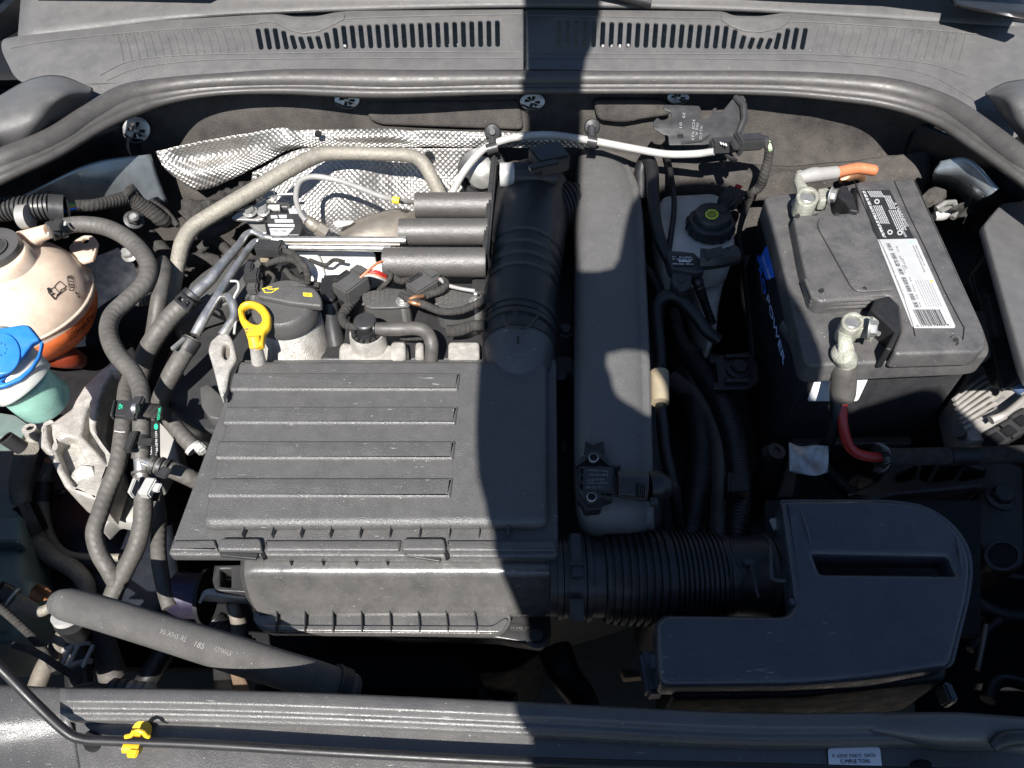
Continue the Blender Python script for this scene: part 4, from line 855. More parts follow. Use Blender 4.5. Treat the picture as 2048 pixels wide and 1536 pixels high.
CT = Pl3(p + V((0, 0, .0312)), (1, 0, 0), (0, 1, 0)); cx, cy = z2(1240, 727)
em = mat('yellow_green_print', (.42, .48, .04), .5)
slab('emblem', CT, [(cx + 14 * math.cos(a * math.pi / 4 + .4), cy + 10.5 * math.sin(a * math.pi / 4 + .4), 0) for a in range(8)], .0004, em, br, bev=.0001, r=2, up=.0005)
for ro in (9.5, 6.5, 3): slab('brake_symbol', CT, ell(cx, cy, ro, ro * .75), .0003, ink, br, bev=.00004, r=0, up=.0008, holes=[ell(cx, cy, ro - 1.4, (ro - 1.4) * .75)])
lead = T('level_switch_plug', 'small black plug with red tab beside the brake fluid cap', 'plug', P(1462, 400, .0))
D = P(1478, 382, .008) - P(1440, 425, .008)
m_ = rot(math.degrees(math.atan2(D.y, D.x)))
box('plug_body', P(1462, 396, .008), (.034, .026, .016), plastic_sm, lead, m_, .002); box('plug_neck', P(1447, 418, .006), (.03, .016, .01), plastic_sm, lead, m_, .002)
box('red_tab', P(1477, 373, .016), (.006, .009, .003), redc, lead, m_, .0006); box('plug_ridge', P(1462, 398, .017), (.02, .003, .003), plastic_sm, lead, m_, .0006); box('plug_ridge', P(1468, 404, .017), (.02, .003, .003), plastic_sm, lead, m_, .0006)
tube('lead_wires', [(1486, 388, .0), (1500, 392, -.01), (1490, 420, -.03), (1478, 470, -.05), (1486, 520, -.07)], [6, 8, 7, 5, 5], loomt, lead)
# sensor with print beside the tank
vs2 = T('vacuum_sensor', 'black vacuum sensor with grey print and plug, in front of the brake fluid tank', 'sensor', P(1400, 530, -.06))
M0 = Pl(1370, 525, .002, rx=8)
slab('sensor_body', M0, [z2(985, 935), z2(1140, 950), z2(1180, 1000), z2(1200, 1060), z2(1150, 1070), z2(1005, 1045), z2(980, 980)], .02, plastic_sm, vs2, bev=.002, r=5)
slab('sensor_tab', M0, [z2(1010, 1050), z2(1130, 1065), z2(1115, 1160), z2(1060, 1180), z2(1005, 1130)], .016, plastic_sm, vs2, bev=.002, up=-.004, r=8)
x, y = z2(1062, 1108); slab('tab_screw', M0, ell(x, y, 7, 6), .002, ink, vs2, up=-.0025, r=0, bev=.0003)
f_ = slab('print_face', M0, [z2(1003, 962), z2(1128, 970), z2(1140, 1030), z2(1020, 1030)], .001, plastic_dk, vs2, up=.0012, bev=.0003, r=3)
for s, a, b in (('T2007118    U1', (1125, 975), (1008, 972)), ('030 906 051 K', (1128, 988), (1008, 985)), ('0 261 230 061', (1130, 1015), (1010, 1012))): text(s, M0, z2(*a), z2(*b), inkw, f_, up=.0016, hpx=4)
slab('bar_mark', M0, [z2(1045, 996), z2(1118, 998), z2(1118, 1006), z2(1045, 1004)], .0003, inkw, f_, up=.0016, bev=.00004, r=1)
tube('plug', [(*z2(1170, 990), .002), (*z2(1250, 990), .004), (*z2(1360, 975), .004)], [22, 20, 18], plastic_sm, vs2, n=8)
slab('plug_latch', M0, [z2(1190, 935), z2(1300, 910), z2(1312, 960), z2(1215, 985)], .008, plastic_sm, vs2, up=.014, bev=.0012, r=3)
tube('plug_collar', [(*z2(1335, 975), .003), (*z2(1378, 965), .003)], [19, 20], plastic_sm, vs2, n=20)
tube('lead', [(*z2(1150, 1100), -.01), (*z2(1165, 1150), -.02), (*z2(1200, 1250), -.05), (*z2(1240, 1360), -.08)], [13, 11, 9, 9], rubber_bk, vs2, rib=(.008, .16), n=18)
# hoses and cables in the shade
def hose(name, pts, r, lab, cat='hose', m=None, group=None, **kw):
    o = tube(name, pts, r, m or rubber_bk, None, n=18, **kw); tag(o, lab, cat, group); return o
hose('vacuum_hose', [(1283, 395, -.03), (1282, 345, .0), (1292, 318, .018), (1304, 340, .018), (1308, 420, .0), (1320, 480, -.01), (1338, 518, -.02), (1350, 540, -.03)], [14, 14, 13, 13, 12, 12, 12, 12], 'thick black hose looping down from the firewall beside the broad pipe')
hose('thin_line', [(1300, 300, .0), (1322, 297, .0), (1335, 318, .01), (1345, 370, .0), (1348, 420, -.01), (1338, 500, -.02)], 5.5, 'thin black line left of the brake fluid tank', 'cable')
hose('breather_hose', [(1323, 760, -.05), (1318, 690, -.045), (1312, 620, -.035), (1328, 594, -.028), (1356, 596, -.028), (1388, 628, -.035), (1412, 660, -.045), (1436, 680, -.055)], 13, 'black hose arching from the tan sleeve down towards the battery')
hose('coolant_hose', [(1278, 528, -.05), (1300, 550, -.05), (1314, 572, -.055), (1320, 600, -.06), (1316, 640, -.08)], 12, 'short black hose elbow beside the broad pipe', )
tc_ = T('cable_sleeve', 'short tan fibre sleeve on a black cable beside the broad pipe', 'cable sleeve', P(1320, 775, -.06))
sweep('sleeve', [P(1319, 745, -.028), P(1320, 806, -.034)], [.0108, .0104], tan, tc_, n=24)
hose('sleeved_cable', [(1318, 730, -.035), (1322, 810, -.038), (1325, 850, -.045), (1330, 900, -.06), (1348, 980, -.09), (1358, 1050, -.12)], [10, 11, 12, 12, 12, 12], 'black cable leaving the tan sleeve and dropping behind the sensor plug', 'cable')
for pts, r, lab in (([(1345, 690, -.16), (1380, 760, -.15), (1396, 830, -.15), (1402, 900, -.15), (1396, 980, -.15), (1380, 1060, -.16), (1370, 1120, -.17)], 30, 'fat dark corrugated hose curving nearest the broad pipe'),
    ([(1350, 680, -.14), (1400, 740, -.13), (1440, 800, -.12), (1468, 880, -.12), (1478, 960, -.12), (1475, 1060, -.13), (1470, 1120, -.15)], 25, 'dark corrugated conduit held by a square clip, beside the battery tray')):
    hose('corrugated_hose', pts, r, lab, 'hose', rubber_bk, rib=(.004, .03))
hose('plain_hose', [(1345, 760, -.15), (1400, 800, -.14), (1436, 870, -.135), (1442, 960, -.135), (1438, 1060, -.14), (1436, 1120, -.16)], 20, 'smooth dark hose between two corrugated hoses', 'hose', rubber_pl)
hc = T('hose_clip', 'square black plastic clip on the corrugated conduit', 'clip', P(1475, 960, -.1))
slab('clip_face', Pl(1478, 960, -.085), [z3(1330, 945), z3(1455, 950), z3(1465, 1060), z3(1330, 1060)], .02, plastic_dk, hc, bev=.002, r=3); slab('clip_ridge', Pl(1478, 960, -.083), [z3(1355, 945), z3(1368, 945), z3(1368, 1060), z3(1355, 1060)], .003, plastic_sm, hc, bev=.001, r=1)
mb = T('tray_bracket', 'folded grey metal bracket with a hexagon bolt, left of the battery', 'bracket', P(1475, 740, -.12))
MB = Pl(1475, 740, -.095)
slab('plate', MB, [z1(205, 1205), z1(440, 1180), z1(490, 1250), z1(498, 1350), z1(440, 1395), z1(228, 1400), z1(228, 1360), z1(258, 1360), z1(245, 1240), z1(210, 1240)], .004, dkmetal, mb, bev=.001, r=3)
for y in (1208, 1350): a, b = z1(298, y), z1(435, y - 2); sweep('flange_edge', [MB.w(*a, .004), MB.w(*b, .004)], [.0035, .0035], dkmetal, mb, n=10)
bolt(MB.w(*z1(375, 1285), 0.001), (0, 0, 1), .011, dkmetal, mb)
ms = T('mount_post', 'dark round rubber-topped post in the shade below the battery', 'post', P(1540, 930, -.2))
tube('post', [(1545, 905, -.10), (1530, 960, -.15), (1518, 1010, -.2)], [21, 24, 26], plastic_dk, ms, n=28); lathe('bush', [(.0105, 0), (.0105, .002), (.0045, .0025), (.0044, .0005)], P(1552, 903, -.094), (.1, -.1, 1), dkmetal, ms, n=24)
# black bracket on the firewall with connector and white cable
K0 = Pl(1400, 250, .068, rx=30)
kb = T('connector_bracket', 'black stamped bracket with cut-outs on the firewall, holding a plug', 'bracket', K0.O)
slab('plate', K0, [z2(960, 85), z2(1165, 92), z2(1180, 120), z2(1170, 150, ), z2(1190, 172), z2(1225, 165), z2(1240, 140), z2(1245, 110), z2(1265, 100), z2(1275, 135), z2(1300, 125), z2(1375, 35), z2(1420, 28), z2(1440, 55), z2(1430, 170), z2(1400, 250), z2(1370, 290), z2(1200, 320), z2(990, 322), z2(985, 265), z2(960, 262), z2(900, 225), z2(895, 190), z2(920, 160), z2(940, 175), z2(985, 180), z2(1008, 160), z2(1000, 130), z2(955, 110)], .0022, plastic_sm, kb, bev=.0006, r=3)
x, y = z2(1055, 270); slab('square_hole', K0, [(x - 6, y - 4, 0), (x + 6, y - 4, 0), (x + 6, y + 4, 0), (x - 6, y + 4, 0)], .0008, lidblack, kb, up=.0004, bev=.0001)
sweep('stiffening_rib', [K0.w(*z2(1060, 312), .0005), K0.w(*z2(1180, 296), .0015), K0.w(*z2(1230, 260), .0015)], [.0018, .002, .001], plastic_sm, kb, n=8)
for s, a, b in (('3C0 937', (1128, 170), (1118, 295)), ('702 A', (1148, 190), (1142, 265)), ('35', (1070, 130), (1068, 165)), ('01', (1050, 190), (1050, 222)), ('1K2 6125', (1172, 210), (1166, 290))): text(s, K0, z2(*a), z2(*b), ink_g, kb, up=.0008, hpx=5)
sweep('folded_edge', [K0.w(*z2(1375, 40), .002), K0.w(*z2(1425, 90), .006), K0.w(*z2(1430, 170), .006), K0.w(*z2(1395, 255), .004)], [.004, .005, .005, .004], plastic_sm, kb, n=8)
cn = T('cable_connector', 'black two-part connector with three pale marks under the stamped bracket', 'connector', P(1455, 288, .06))
m_ = rot(6); box('female_half', P(1446, 291, .062), (.036, .018, .018), plastic_sm, cn, m_, .003); box('latch', P(1470, 290, .072), (.010, .02, .006), plastic_sm, cn, m_, .002)
box('male_half', P(1500, 284, .064), (.036, .020, .018), plastic_sm, cn, m_, .003); box('collar', P(1476, 287, .066), (.008, .030, .022), plastic_sm, cn, m_, .003)
tube('boot', [(1515, 282, .062), (1533, 284, .06)], 12, plastic_sm, cn); box('tie_tail', P(1462, 315, .05), (.010, .02, .004), plastic_sm, cn, rot(20), .001); box('tie_tail', P(1447, 330, .045), (.004, .018, .004), plastic_sm, cn, rot(-20), .001)
for k in range(3): box('pale_mark', P(1442 + k * 5, 288 + (k - 1) * 1.5, .0715), (.002, .006, .0006), inkw, cn, m_, .0002)
hose('white_cable', [(900, 395, Z(395, .37)), (925, 348, Z(348, .39)), (955, 310, Z(310, .41)), (982, 290, Z(290, .425)), (1030, 275, Z(275, .43)), (1100, 270, Z(270, .43)), (1185, 282, Z(282, .42)), (1260, 296, Z(296, .40)), (1330, 308, Z(308, .385)), (1390, 308, Z(308, .375)), (1428, 303, .058)], 7.5, 'long white cable across the firewall ending in the black connector', 'cable', whitec)
hose('taped_cable', [(1530, 284, .06), (1538, 296, .056), (1536, 320, .04), (1528, 350, .02), (1520, 372, .0), (1505, 385, -.01)], [8, 9, 9, 10, 10, 8], 'dark taped cable bending down right of the connector', 'cable', loomt)
t = tube('striped_wire', [(1528, 277, .064), (1537, 285, .062), (1541, 300, .058)], 4, mat('green_white_wire', (.42, .55, .30), .5), None); tag(t, 'short pale green wire beside the taped cable', 'wire')
for (x, y, yy, lab) in ((985, 292, .42, 'black plastic clip with round stud on the white cable at its left bend'), (1184, 282, .41, 'black clip on the white cable at the right end of the foil strip')):
    t = T('cable_clip', lab, 'clip', P(x, y, Z(y, yy))); q = P(x, y, Z(y, yy))
    tube('band', [(x - 12, y + 8, Z(y + 6, yy) + .002), (x + 10, y + 2, Z(y + 2, yy) + .002)] if x < 1000 else [(x - 9, y - 1, Z(y, yy) + .002), (x + 9, y + 3, Z(y + 2, yy) + .002)], 11, plastic_sm, t, n=14)
    sweep('stem', [q + V((0, .02, .01)), q], [.006, .006], plastic_sm, t, n=12)
    lathe('stud', [(.012, 0), (.010, .004), (.004, .006), (.004, .010)], P(x, y - 28, Z(y - 28, .435)), (0, -.8, .5), plastic_sm, t, n=24)
# ------------------------------------------------------------------ right edge: fuse box, control unit
fb = T('fuse_box', 'grey-lidded fuse box at the right edge beyond the battery', 'fuse box', P(2020, 560, -.05))
slab('lid', Pl(2010, 520, .05, ry=12), [(1968, 448), (2004, 405), (2060, 398), (2200, 420), (2200, 760), (2060, 760), (2048, 732)], .012, cowlm, fb, bev=.003, r=8)
slab('side_wall', Pl(2000, 560, .02, ry=-62), [(1967, 450), (2046, 730), (2060, 760), (2010, 560)], .004, lidblack, fb)
slab('box_body', Pl(2020, 600, .0), [(1935, 555), (1975, 500), (2150, 480), (2200, 745), (2010, 740)], .035, plastic_dk, fb, bev=.006)
lp = Pl(1985, 640, .001)
def z9(X, Y): return (1820 + X / 2.693, 380 + Y / 2.693)
L9 = Pl(1985, 640, .003, ry=0)
slab('label_plate', L9, [z9(330, 440), z9(400, 400), z9(430, 345), z9(520, 700), z9(610, 1000), z9(500, 1080)], .006, plastic_dk, fb, bev=.002, r=8)
for k in range(7): sweep('moulded_print', [L9.w(*z9(372 + k * 13, 560), .001), L9.w(*z9(372 + k * 13 + 55, 790), .001)], [.0004] * 2, rubber_pl, fb, n=4)
text('1J0 937 550', L9, z9(395, 530), z9(455, 780), ink_d, fb, up=.001, hpx=4); text('MADE IN GERMANY', L9, z9(410, 540), z9(470, 800), ink_d, fb, up=.001, hpx=3)
cu_ = T('control_unit', 'ribbed grey control unit casing low at the right edge, partly sunlit', 'control unit', P(1980, 810, -.1))
greyu = mat('control_unit_casting', (.26, .25, .235), .5, metal=.3, grain=.4, gs=500, dust=.6, dcol=(.2, .185, .16))
U0 = Pl(1980, 810, -.075)
slab('casing', U0, [z9(245, 1100), z9(330, 960), z9(380, 935), z9(460, 960), z9(520, 1070), z9(680, 1060), z9(700, 1160), z9(480, 1340), z9(330, 1350), z9(290, 1300)], .05, greyu, cu_, bev=.004, r=6)
for k in range(7):
    a = (235 + k * 8, 1130 + k * 26); b = (395 + k * 12, 1000 + k * 30)
    sweep('cooling_rib', [U0.w(*z9(*a), .003), U0.w(*z9(*b), .003)], [.0026] * 2, greyu, cu_, n=8)
for k in range(12): a = (318 + k * 8, 1260 - k * 7); sweep('fine_rib', [U0.w(*z9(a[0], a[1] - 26), .002), U0.w(*z9(a[0] + 6, a[1] + 30), .002)], [.0009] * 2, greyu, cu_, n=6)
text('9VX07', U0, z9(478, 1150), z9(522, 1118), ink_g, cu_, up=.001, hpx=8)
tube('screw_boss', [(*z9(258, 1300), -.068), (*z9(300, 1330), -.1)], 12, dkmetal, cu_, n=20)
tube('lever', [(*z9(435, 1240), -.06), (*z9(520, 1200), -.055), (*z9(640, 1100), -.06)], [9, 7, 7], greyu, cu_)
t = T('plug_carrier', 'black open-frame plug carrier at the right edge below the control unit', 'plug carrier', P(2030, 860, -.09))
for X, Y in ((430, 1330), (500, 1290), (570, 1235)): 
    box('carrier_cell', P(*z9(X + 30, Y + 10), -.078), (.03, .022, .016), plastic_sm, t, rot(28), .002); box('carrier_gap', P(*z9(X + 30, Y + 10), -.070), (.018, .012, .004), lidblack, t, rot(28), .001)
t = tube('blue_hose', [(2048, 780, -.03), (2034, 770, -.03), (2026, 742, -.02), (2036, 720, -.02)], 13, mat('dull_blue_rubber', (.05, .08, .15), .5), None); tag(t, 'dull blue hose end at the right edge below the fuse box', 'hose')
# right wing details
hb = T('pale_clip', 'pale metal spring clip and plug between battery and wing', 'clip', P(1892, 440, -.02))
tube('plug', [(1868, 432, -.01), (1885, 428, -.008), (1900, 420, -.008)], [10, 13, 12], whitec, hb); box('lug', P(1893, 415, .0), (.03, .012, .004), zinc, hb, rot(25), .001); sweep('spring', [P(1872, 418, .005), P(1890, 406, .01), P(1908, 404, .008), P(1914, 420, .0), P(1905, 436, -.005)], [.004] * 5, zinc, hb, n=8)
t = loft('torn_felt', [[(1838, 398, .01), (1870, 372, .02), (1890, 380, .015)], [(1850, 410, .0), (1875, 395, .01), (1894, 395, .005)], [(1853, 418, -.01), (1870, 410, .0), (1882, 408, -.005)]], felt, nu=14, nv=4, wob=.01, wsc=80); tag(t, 'torn corner of felt beside the battery rear corner', 'insulation')
t = loft('crumpled_sheet', [[(1900, 420, .01), (1960, 392, .02), (2010, 378, .02), (2080, 385, .02)], [(1920, 440, -.02), (1975, 408, .0), (2010, 398, .005), (2080, 400, .0)], [(1950, 470, -.05), (1970, 440, -.04), (2020, 430, -.04), (2080, 430, -.04)]], loomt, nu=40, nv=8, wob=.02, wsc=50); tag(t, 'crumpled black cloth edge behind the fuse box', 'insulation')
def y2(X, Y): return (X / 2.926, 380 + Y / 2.926)
def y3(X, Y): return (X / 2.926, 780 + Y / 2.926)
def ym(X, Y): return (60 + X / 4.267, 700 + Y / 4.267)
def yw(X, Y): return (X / 6.024, 640 + Y / 6.024)
def yl(X, Y): return (X / 2.954, 880 + Y / 2.954)
# ------------------------------------------------------------------ coolant tank
ct = T('coolant_tank', 'round translucent coolant tank with orange fluid and black cap at the left edge', 'coolant tank', P(45, 600, -.1))
EC, ER = P(40, 604, -.040), V((.0895, .0895, .078))
def ehit(px, py, k=1.0):
    d = ray(px, py).normalized(); o = CAM - EC; r = ER * k
    a = sum((d[i] / r[i]) ** 2 for i in range(3)); b = 2 * sum(o[i] * d[i] / r[i] ** 2 for i in range(3)); c = sum((o[i] / r[i]) ** 2 for i in range(3)) - 1
    dd = b * b - 4 * a * c
    if dd < 0: dd = 0
    p = CAM + d * ((-b - math.sqrt(dd)) / (2 * a)); n = V([(p - EC)[i] / r[i] ** 2 for i in range(3)]).normalized(); return p, n
vs_, fs, fm = [], [], []
nr, ns = 40, 64
for i in range(nr + 1):
    th = math.pi * i / nr
    for k in range(ns):
        a = 2 * math.pi * k / ns; q = V((math.sin(th) * math.cos(a), math.sin(th) * math.sin(a), math.cos(th)))
        s = 1.0; 
        vs_.append(EC + V((q.x * ER.x * s, q.y * ER.y * s, q.z * ER.z)))
for i in range(nr):
    for k in range(ns):
        k2 = (k + 1) % ns; fs.append((i * ns + k, (i + 1) * ns + k, (i + 1) * ns + k2, i * ns + k2))
        zc = ER.z * math.cos(math.pi * (i + .5) / nr); fm.append(1 if zc < -.004 else 0)
mk('tank_shell', vs_, fs, tanktop, ct, mats=[tanktop, coolant], fm=fm, sharp=0)
sweep('seam', [EC + V((math.cos(a) * (ER.x * .994 + .0008), math.sin(a) * (ER.y * .994 + .0008), .004)) for a in [2 * math.pi * k / 60 for k in range(61)]], [.0022] * 61, tanktop, ct, n=8, caps=False)
tube('reflection_lobe', [(90, 700, -.09), (130, 712, -.105), (160, 722, -.125)], [32, 26, 16], mat('coolant_hose_tint', (.16, .025, .010), .4), ct, round_end=.6)  # dark red lobe stands for a red reflection under the tank
lathe('cap', [(57 * .00055, -.012), (60 * .00055, .002), (58 * .00055, .006), (30 * .00055, .008), (.001, .0085)], P(-14, 500, .0435), (0, -.1, 1), plastic, ct, n=44)
lathe('cap_groove', [(30 * .00055, 0), (30 * .00055, .0012), (28 * .00055, .0012), (28 * .00055, 0)], P(-15, 496, .0515), (0, -.1, 1), plastic, ct, n=40)
lathe('neck', [(.042, -.03), (.038, 0), (.035, .004)], P(-8, 516, .036), (0, -.1, 1), tanktop, ct)
tube('spigot', [(52, 486, .020), (72, 472, .035), (98, 462, .042)], [26, 17, 14], tanktop, ct, n=22)
ear = slab('mounting_ear', Pl(170, 490, -.015), [y2(400, 330), y2(440, 290), y2(490, 262), y2(545, 265), y2(572, 300), y2(562, 345), y2(545, 400), y2(480, 420), y2(420, 400)], .006, tanktop, ct, bev=.0015, r=5, holes=[[y2(475, 290), y2(500, 270), y2(520, 280), y2(520, 305), y2(490, 315)]])
def onball(px, py, dx, dy):
    p, n = ehit(px, py); q, _ = ehit(px + dx, py + dy); x = (q - p); y = n.cross(x); return Pl3(p + n * .0007, x, y)
# printed book symbol, G12, min mark (printed on the curved shell)
def y2l(pts): return [y2(*p) for p in pts]
def strips(pts3, nrm, w, par, nm, m):
    V_, F_ = [], []
    for (a, b, n) in zip(pts3, pts3[1:], nrm):
        e = (b - a); 
        if e.length < 1e-6: continue
        e.normalize(); f = n.cross(e) * w; a2, b2 = a - e * w, b + e * w; i = len(V_)
        V_ += [a2 - f, b2 - f, b2 + f, a2 + f]; F_.append((i, i + 1, i + 2, i + 3))
    return mk(nm, V_, F_, m, par, sharp=0)
def bpt(p):
    q, n = ehit(*p); return q + n * .0006, n
def outline(pl, pts, w, par, nm='printed_symbol', m=ink, closed=True):
    pts = list(pts) + ([pts[0]] if closed else []); q = [pl.w(*p, .0006) for p in pts]
    return strips(q, [pl.n] * len(q), w, par, nm, m)
def bline2(pts, w=.0005, closed=True):
    pts = list(pts) + ([pts[0]] if closed else [])
    fine = []
    for a, b in zip(pts, pts[1:]):
        k = max(1, int(math.hypot(a[0] - b[0], a[1] - b[1]) / 6)); fine += [(a[0] + (b[0] - a[0]) * t / k, a[1] + (b[1] - a[1]) * t / k) for t in range(k)]
    fine.append(pts[-1]); q = [bpt(p) for p in fine]
    return strips([a for a, n in q], [n for a, n in q], w, ct, 'printed_symbol', ink)
def btext(s, c, a, b, hpx):
    p, n = ehit(*c); pl = Pl3(p, (1, 0, 0), n.cross(V((1, 0, 0)))); pl.n = n
    o = text(s, pl, a, b, ink, ct, up=.0005, hpx=hpx, fat=.02, ext=0); org = worg(o)
    for v in o.data.vertices:
        q, n2 = bpt(proj(org + v.co)); v.co = q - org
    return o
bline2(y2l([(282, 595), (300, 580), (318, 570), (322, 560), (336, 545), (350, 535), (385, 565), (375, 575), (355, 585), (350, 600), (335, 612), (325, 640)]))
bline2(y2l([(282, 600), (300, 620), (318, 640), (330, 628), (345, 612), (360, 600), (385, 580)]), closed=False)
bline2(y2l([(318, 570), (335, 590), (350, 602)]), .0004, False)
btext('!', y2(310, 610), y2(303, 618), y2(322, 606), 16)
bline2(y2l([(405, 588), (400, 560), (392, 520), (395, 505), (420, 502), (428, 520), (435, 570), (428, 588)]), .0004)
btext('G12', y2(415, 545), y2(430, 578), y2(420, 508), 9)
for X, Y in ((445, 605), (458, 625)): x, y = y2(X, Y); bline2([(x - 1, y - 1.5), (x + 1, y + 1)], .0010, False)
btext('min', y2(480, 810), y2(452, 838), y2(508, 785), 10)
bline2(y2l([(385, 835), (440, 795), (500, 740), (550, 670)]), .0004, False); bline2(y2l([(405, 880), (470, 840), (530, 775), (572, 700)]), .0004, False)
bline2(y2l([(505, 755), (545, 730), (520, 772)]), .0006)
for k in range(26):
    X = 395 + (k % 5) * 11 + (k // 5) * 4; Y = 838 + (k // 5) * 9 - (k % 5) * 7
    x, y = y2(X, Y); bline2([(x - .5, y), (x + .5, y)], .0004, False)
# ------------------------------------------------------------------ washer filler
wf = T('washer_filler', 'washer fluid filler neck with open bright blue cap, below the coolant tank', 'filler neck', P(60, 780, -.05))
tube('upper_neck', [(-20, 700, .058), (18, 738, .05), (40, 760, .042), (52, 770, .036)], [60, 61, 61, 59], tankw, wf, n=40)
tube('lower_neck', [(48, 768, .034), (70, 787, .018), (88, 801, .002), (93, 805, -.002)], [52, 52, 51, 49], tankg, wf, n=40, round_end=.22)
W0 = Pl(20, 710, .076, rx=14, ry=16)
slab('cap_flange', W0, [yw(-300, 120), yw(0, 95), yw(270, 50), yw(350, 60), yw(400, 110), yw(500, 240), yw(510, 300), yw(480, 440), yw(380, 600), yw(250, 720), yw(60, 800), yw(-300, 860)], .006, blue, wf, bev=.002, r=5, bres=3, holes=[[yw(385, 300), yw(470, 250), yw(485, 262), yw(455, 400), yw(370, 550), yw(230, 670), yw(60, 750), yw(10, 740), yw(170, 600), yw(290, 430)]])
slab('cap_lid', W0, [yw(-300, 110), yw(0, 95), yw(270, 52), yw(340, 62), yw(480, 235), yw(395, 270), yw(250, 470), yw(80, 640), yw(-60, 710), yw(-300, 760)], .005, blue, wf, up=.006, bev=.002, r=5, bres=3)
slab('cap_disc', W0, ell(*yw(20, 400), 37, 42), .003, blue, wf, up=.008, bev=.0014, r=0, bres=3)
for a in range(0, 360, 45): 
    x, y = yw(0 + 62 * math.cos(R(a)), 350 + 72 * math.sin(R(a))); slab('moulded_mark', W0, ell(x, y, 3, 2.4, 8), .001, blue, wf, up=.0088, bev=.0003, r=0)
# ------------------------------------------------------------------ engine mount
em_ = T('engine_mount', 'large cast aluminium engine mount arm with a hexagon bolt, left of the hoses', 'engine mount', P(150, 880, -.15))
MO = [ym(*p) for p in ((600, 165), (680, 110), (740, 88), (812, 85), (845, 100), (700, 200), (640, 300), (590, 430), (580, 520), (555, 640), (590, 760), (668, 860), (690, 960), (620, 1150), (575, 1285), (480, 1250), (290, 1165), (140, 870), (60, 800), (90, 640), (200, 605), (350, 500), (380, 430), (460, 300))]
slab('base', Pl(150, 880, -.105), MO, .06, alu, em_, bev=.004, r=5)
slab('webs', Pl(150, 880, -.088), MO, .03, alu, em_, bev=.004, r=5, bres=3, holes=[[ym(*p) for p in q] for q in (((215, 830), (240, 770), (310, 730), (385, 755), (430, 870), (500, 985), (440, 1040), (385, 1170), (290, 1020)), ((470, 560), (498, 470), (492, 570), (500, 680), (590, 820), (675, 930), (672, 980), (560, 850), (440, 720)), ((140, 620), (175, 620), (180, 720), (208, 840), (190, 840), (148, 740)))])
bolt(P(177, 955, -.098), (.1, -.25, 1), .0125, alu, em_)
tube('boss', [(*ym(-10, 670), -.085), (*ym(60, 780), -.11)], [13, 15], alu, em_, n=24); lathe('boss_hole', [(.003, 0), (.003, .001)], P(58, 857, -.083), (-.3, .2, 1), lidblack, em_, n=16)
slab('arm_pad', Pl(230, 730, -.075), [ym(665, 165), ym(700, 105), ym(800, 88), ym(740, 165)], .02, alu, em_, bev=.002, r=3)
t = slab('gearbox_flange', Pl(250, 1020, -.17), [(228, 1000), (250, 985), (285, 1020), (270, 1045), (225, 1035), (200, 1060), (190, 1010)], .03, alu_w, None, bev=.004); tag(t, 'pale cast metal flange between the two front hoses', 'casting')
t = slab('cast_bracket', Pl(335, 890, -.15), [(300, 850), (330, 835), (350, 870), (362, 930), (330, 925), (310, 960), (280, 960), (270, 900)], .04, alu_w, None, bev=.005, r=8); tag(t, 'pale cast bracket glimpsed between the hoses and the filter box', 'casting')
t = slab('inner_liner', Pl(160, 760, -.16), [(80, 700), (260, 680), (300, 760), (200, 900), (100, 860)], .02, plastic_dk, None, bev=.004); tag(t, 'dark plastic liner behind the engine mount and coolant tank', 'liner')
t = slab('chassis_leg', Pl(180, 1040, -.24), [(60, 980), (330, 940), (360, 1180), (280, 1260), (90, 1180)], .06, paint_dk, None, bev=.01, r=20); tag(t, 'dark painted chassis leg under the engine mount', 'chassis member')
for x, y in ((126, 985), (180, 1008)): lathe('dome_rivet', [(.007, 0), (.006, .003), (.001, .005)], P(x, y, -.24), (0, 0, 1), paint_dk, t, n=16)
# ------------------------------------------------------------------ hoses on the left
def clampx(par, pts, r, nm='hose_clamp', m=None): return tube(nm, pts, r, m or dkmetal, par, n=26)
h = T('coolant_hose', 'grey braided hose from the coolant tank curving in an S down to the T-piece', 'hose', P(240, 640, 0))
tube('hose', [(98, 463, .040), (150, 449, .036), (212, 455, .030), (265, 485, .025), (296, 528, .02), (290, 565, .015), (255, 600, .012), (225, 630, .010), (217, 665, .008), (232, 705, .005), (265, 745, .0), (281, 780, -.004), (283, 830, -.01), (283, 880, -.02), (281, 917, -.03)], [16, 16, 17, 17, 17, 17, 17, 17, 17, 18, 18, 17, 17, 17, 17], rubber, h, n=26)
clampx(h, [(100, 463, .040), (112, 459, .039)], 19, m=plastic_sm); clampx(h, [(117, 458, .039), (127, 455, .038)], 20, m=plastic_sm); box('clamp_tab', P(113, 452, .05), (.012, .014, .005), plastic_sm, h, rot(10), .001); 
for x, y, z in ((96, 468, .05), (130, 447, .05)): box('white_mark', P(x, y, z), (.003, .008, .001), white_pl, h, rot(20), .0003)
clampx(h, [(281, 876, -.019), (281, 888, -.021)], 20); clampx(h, [(281, 892, -.022), (281, 900, -.024)], 19); box('clamp_tab', P(292, 884, -.006), (.016, .008, .004), dkmetal, h, None, .001); box('clamp_tab', P(263, 884, -.008), (.008, .024, .008), dkmetal, h, None, .001)
h = T('tee_piece', 'metal T-piece joining the middle hoses beside the filter box', 'pipe fitting', P(280, 935, -.06))
tube('body', [(280, 905, -.03), (282, 930, -.034), (283, 955, -.04)], 13, steel, h, n=24); tube('branch', [(284, 920, -.03), (305, 928, -.03), (318, 933, -.03)], [9, 9, 10], steel, h, n=20); tube('bead', [(281, 944, -.037), (281, 949, -.038)], 17, rubber_pl, h, n=24)
h = T('branch_hose', 'short grey hose from the T-piece to under the filter box edge', 'hose', P(350, 945, -.05))
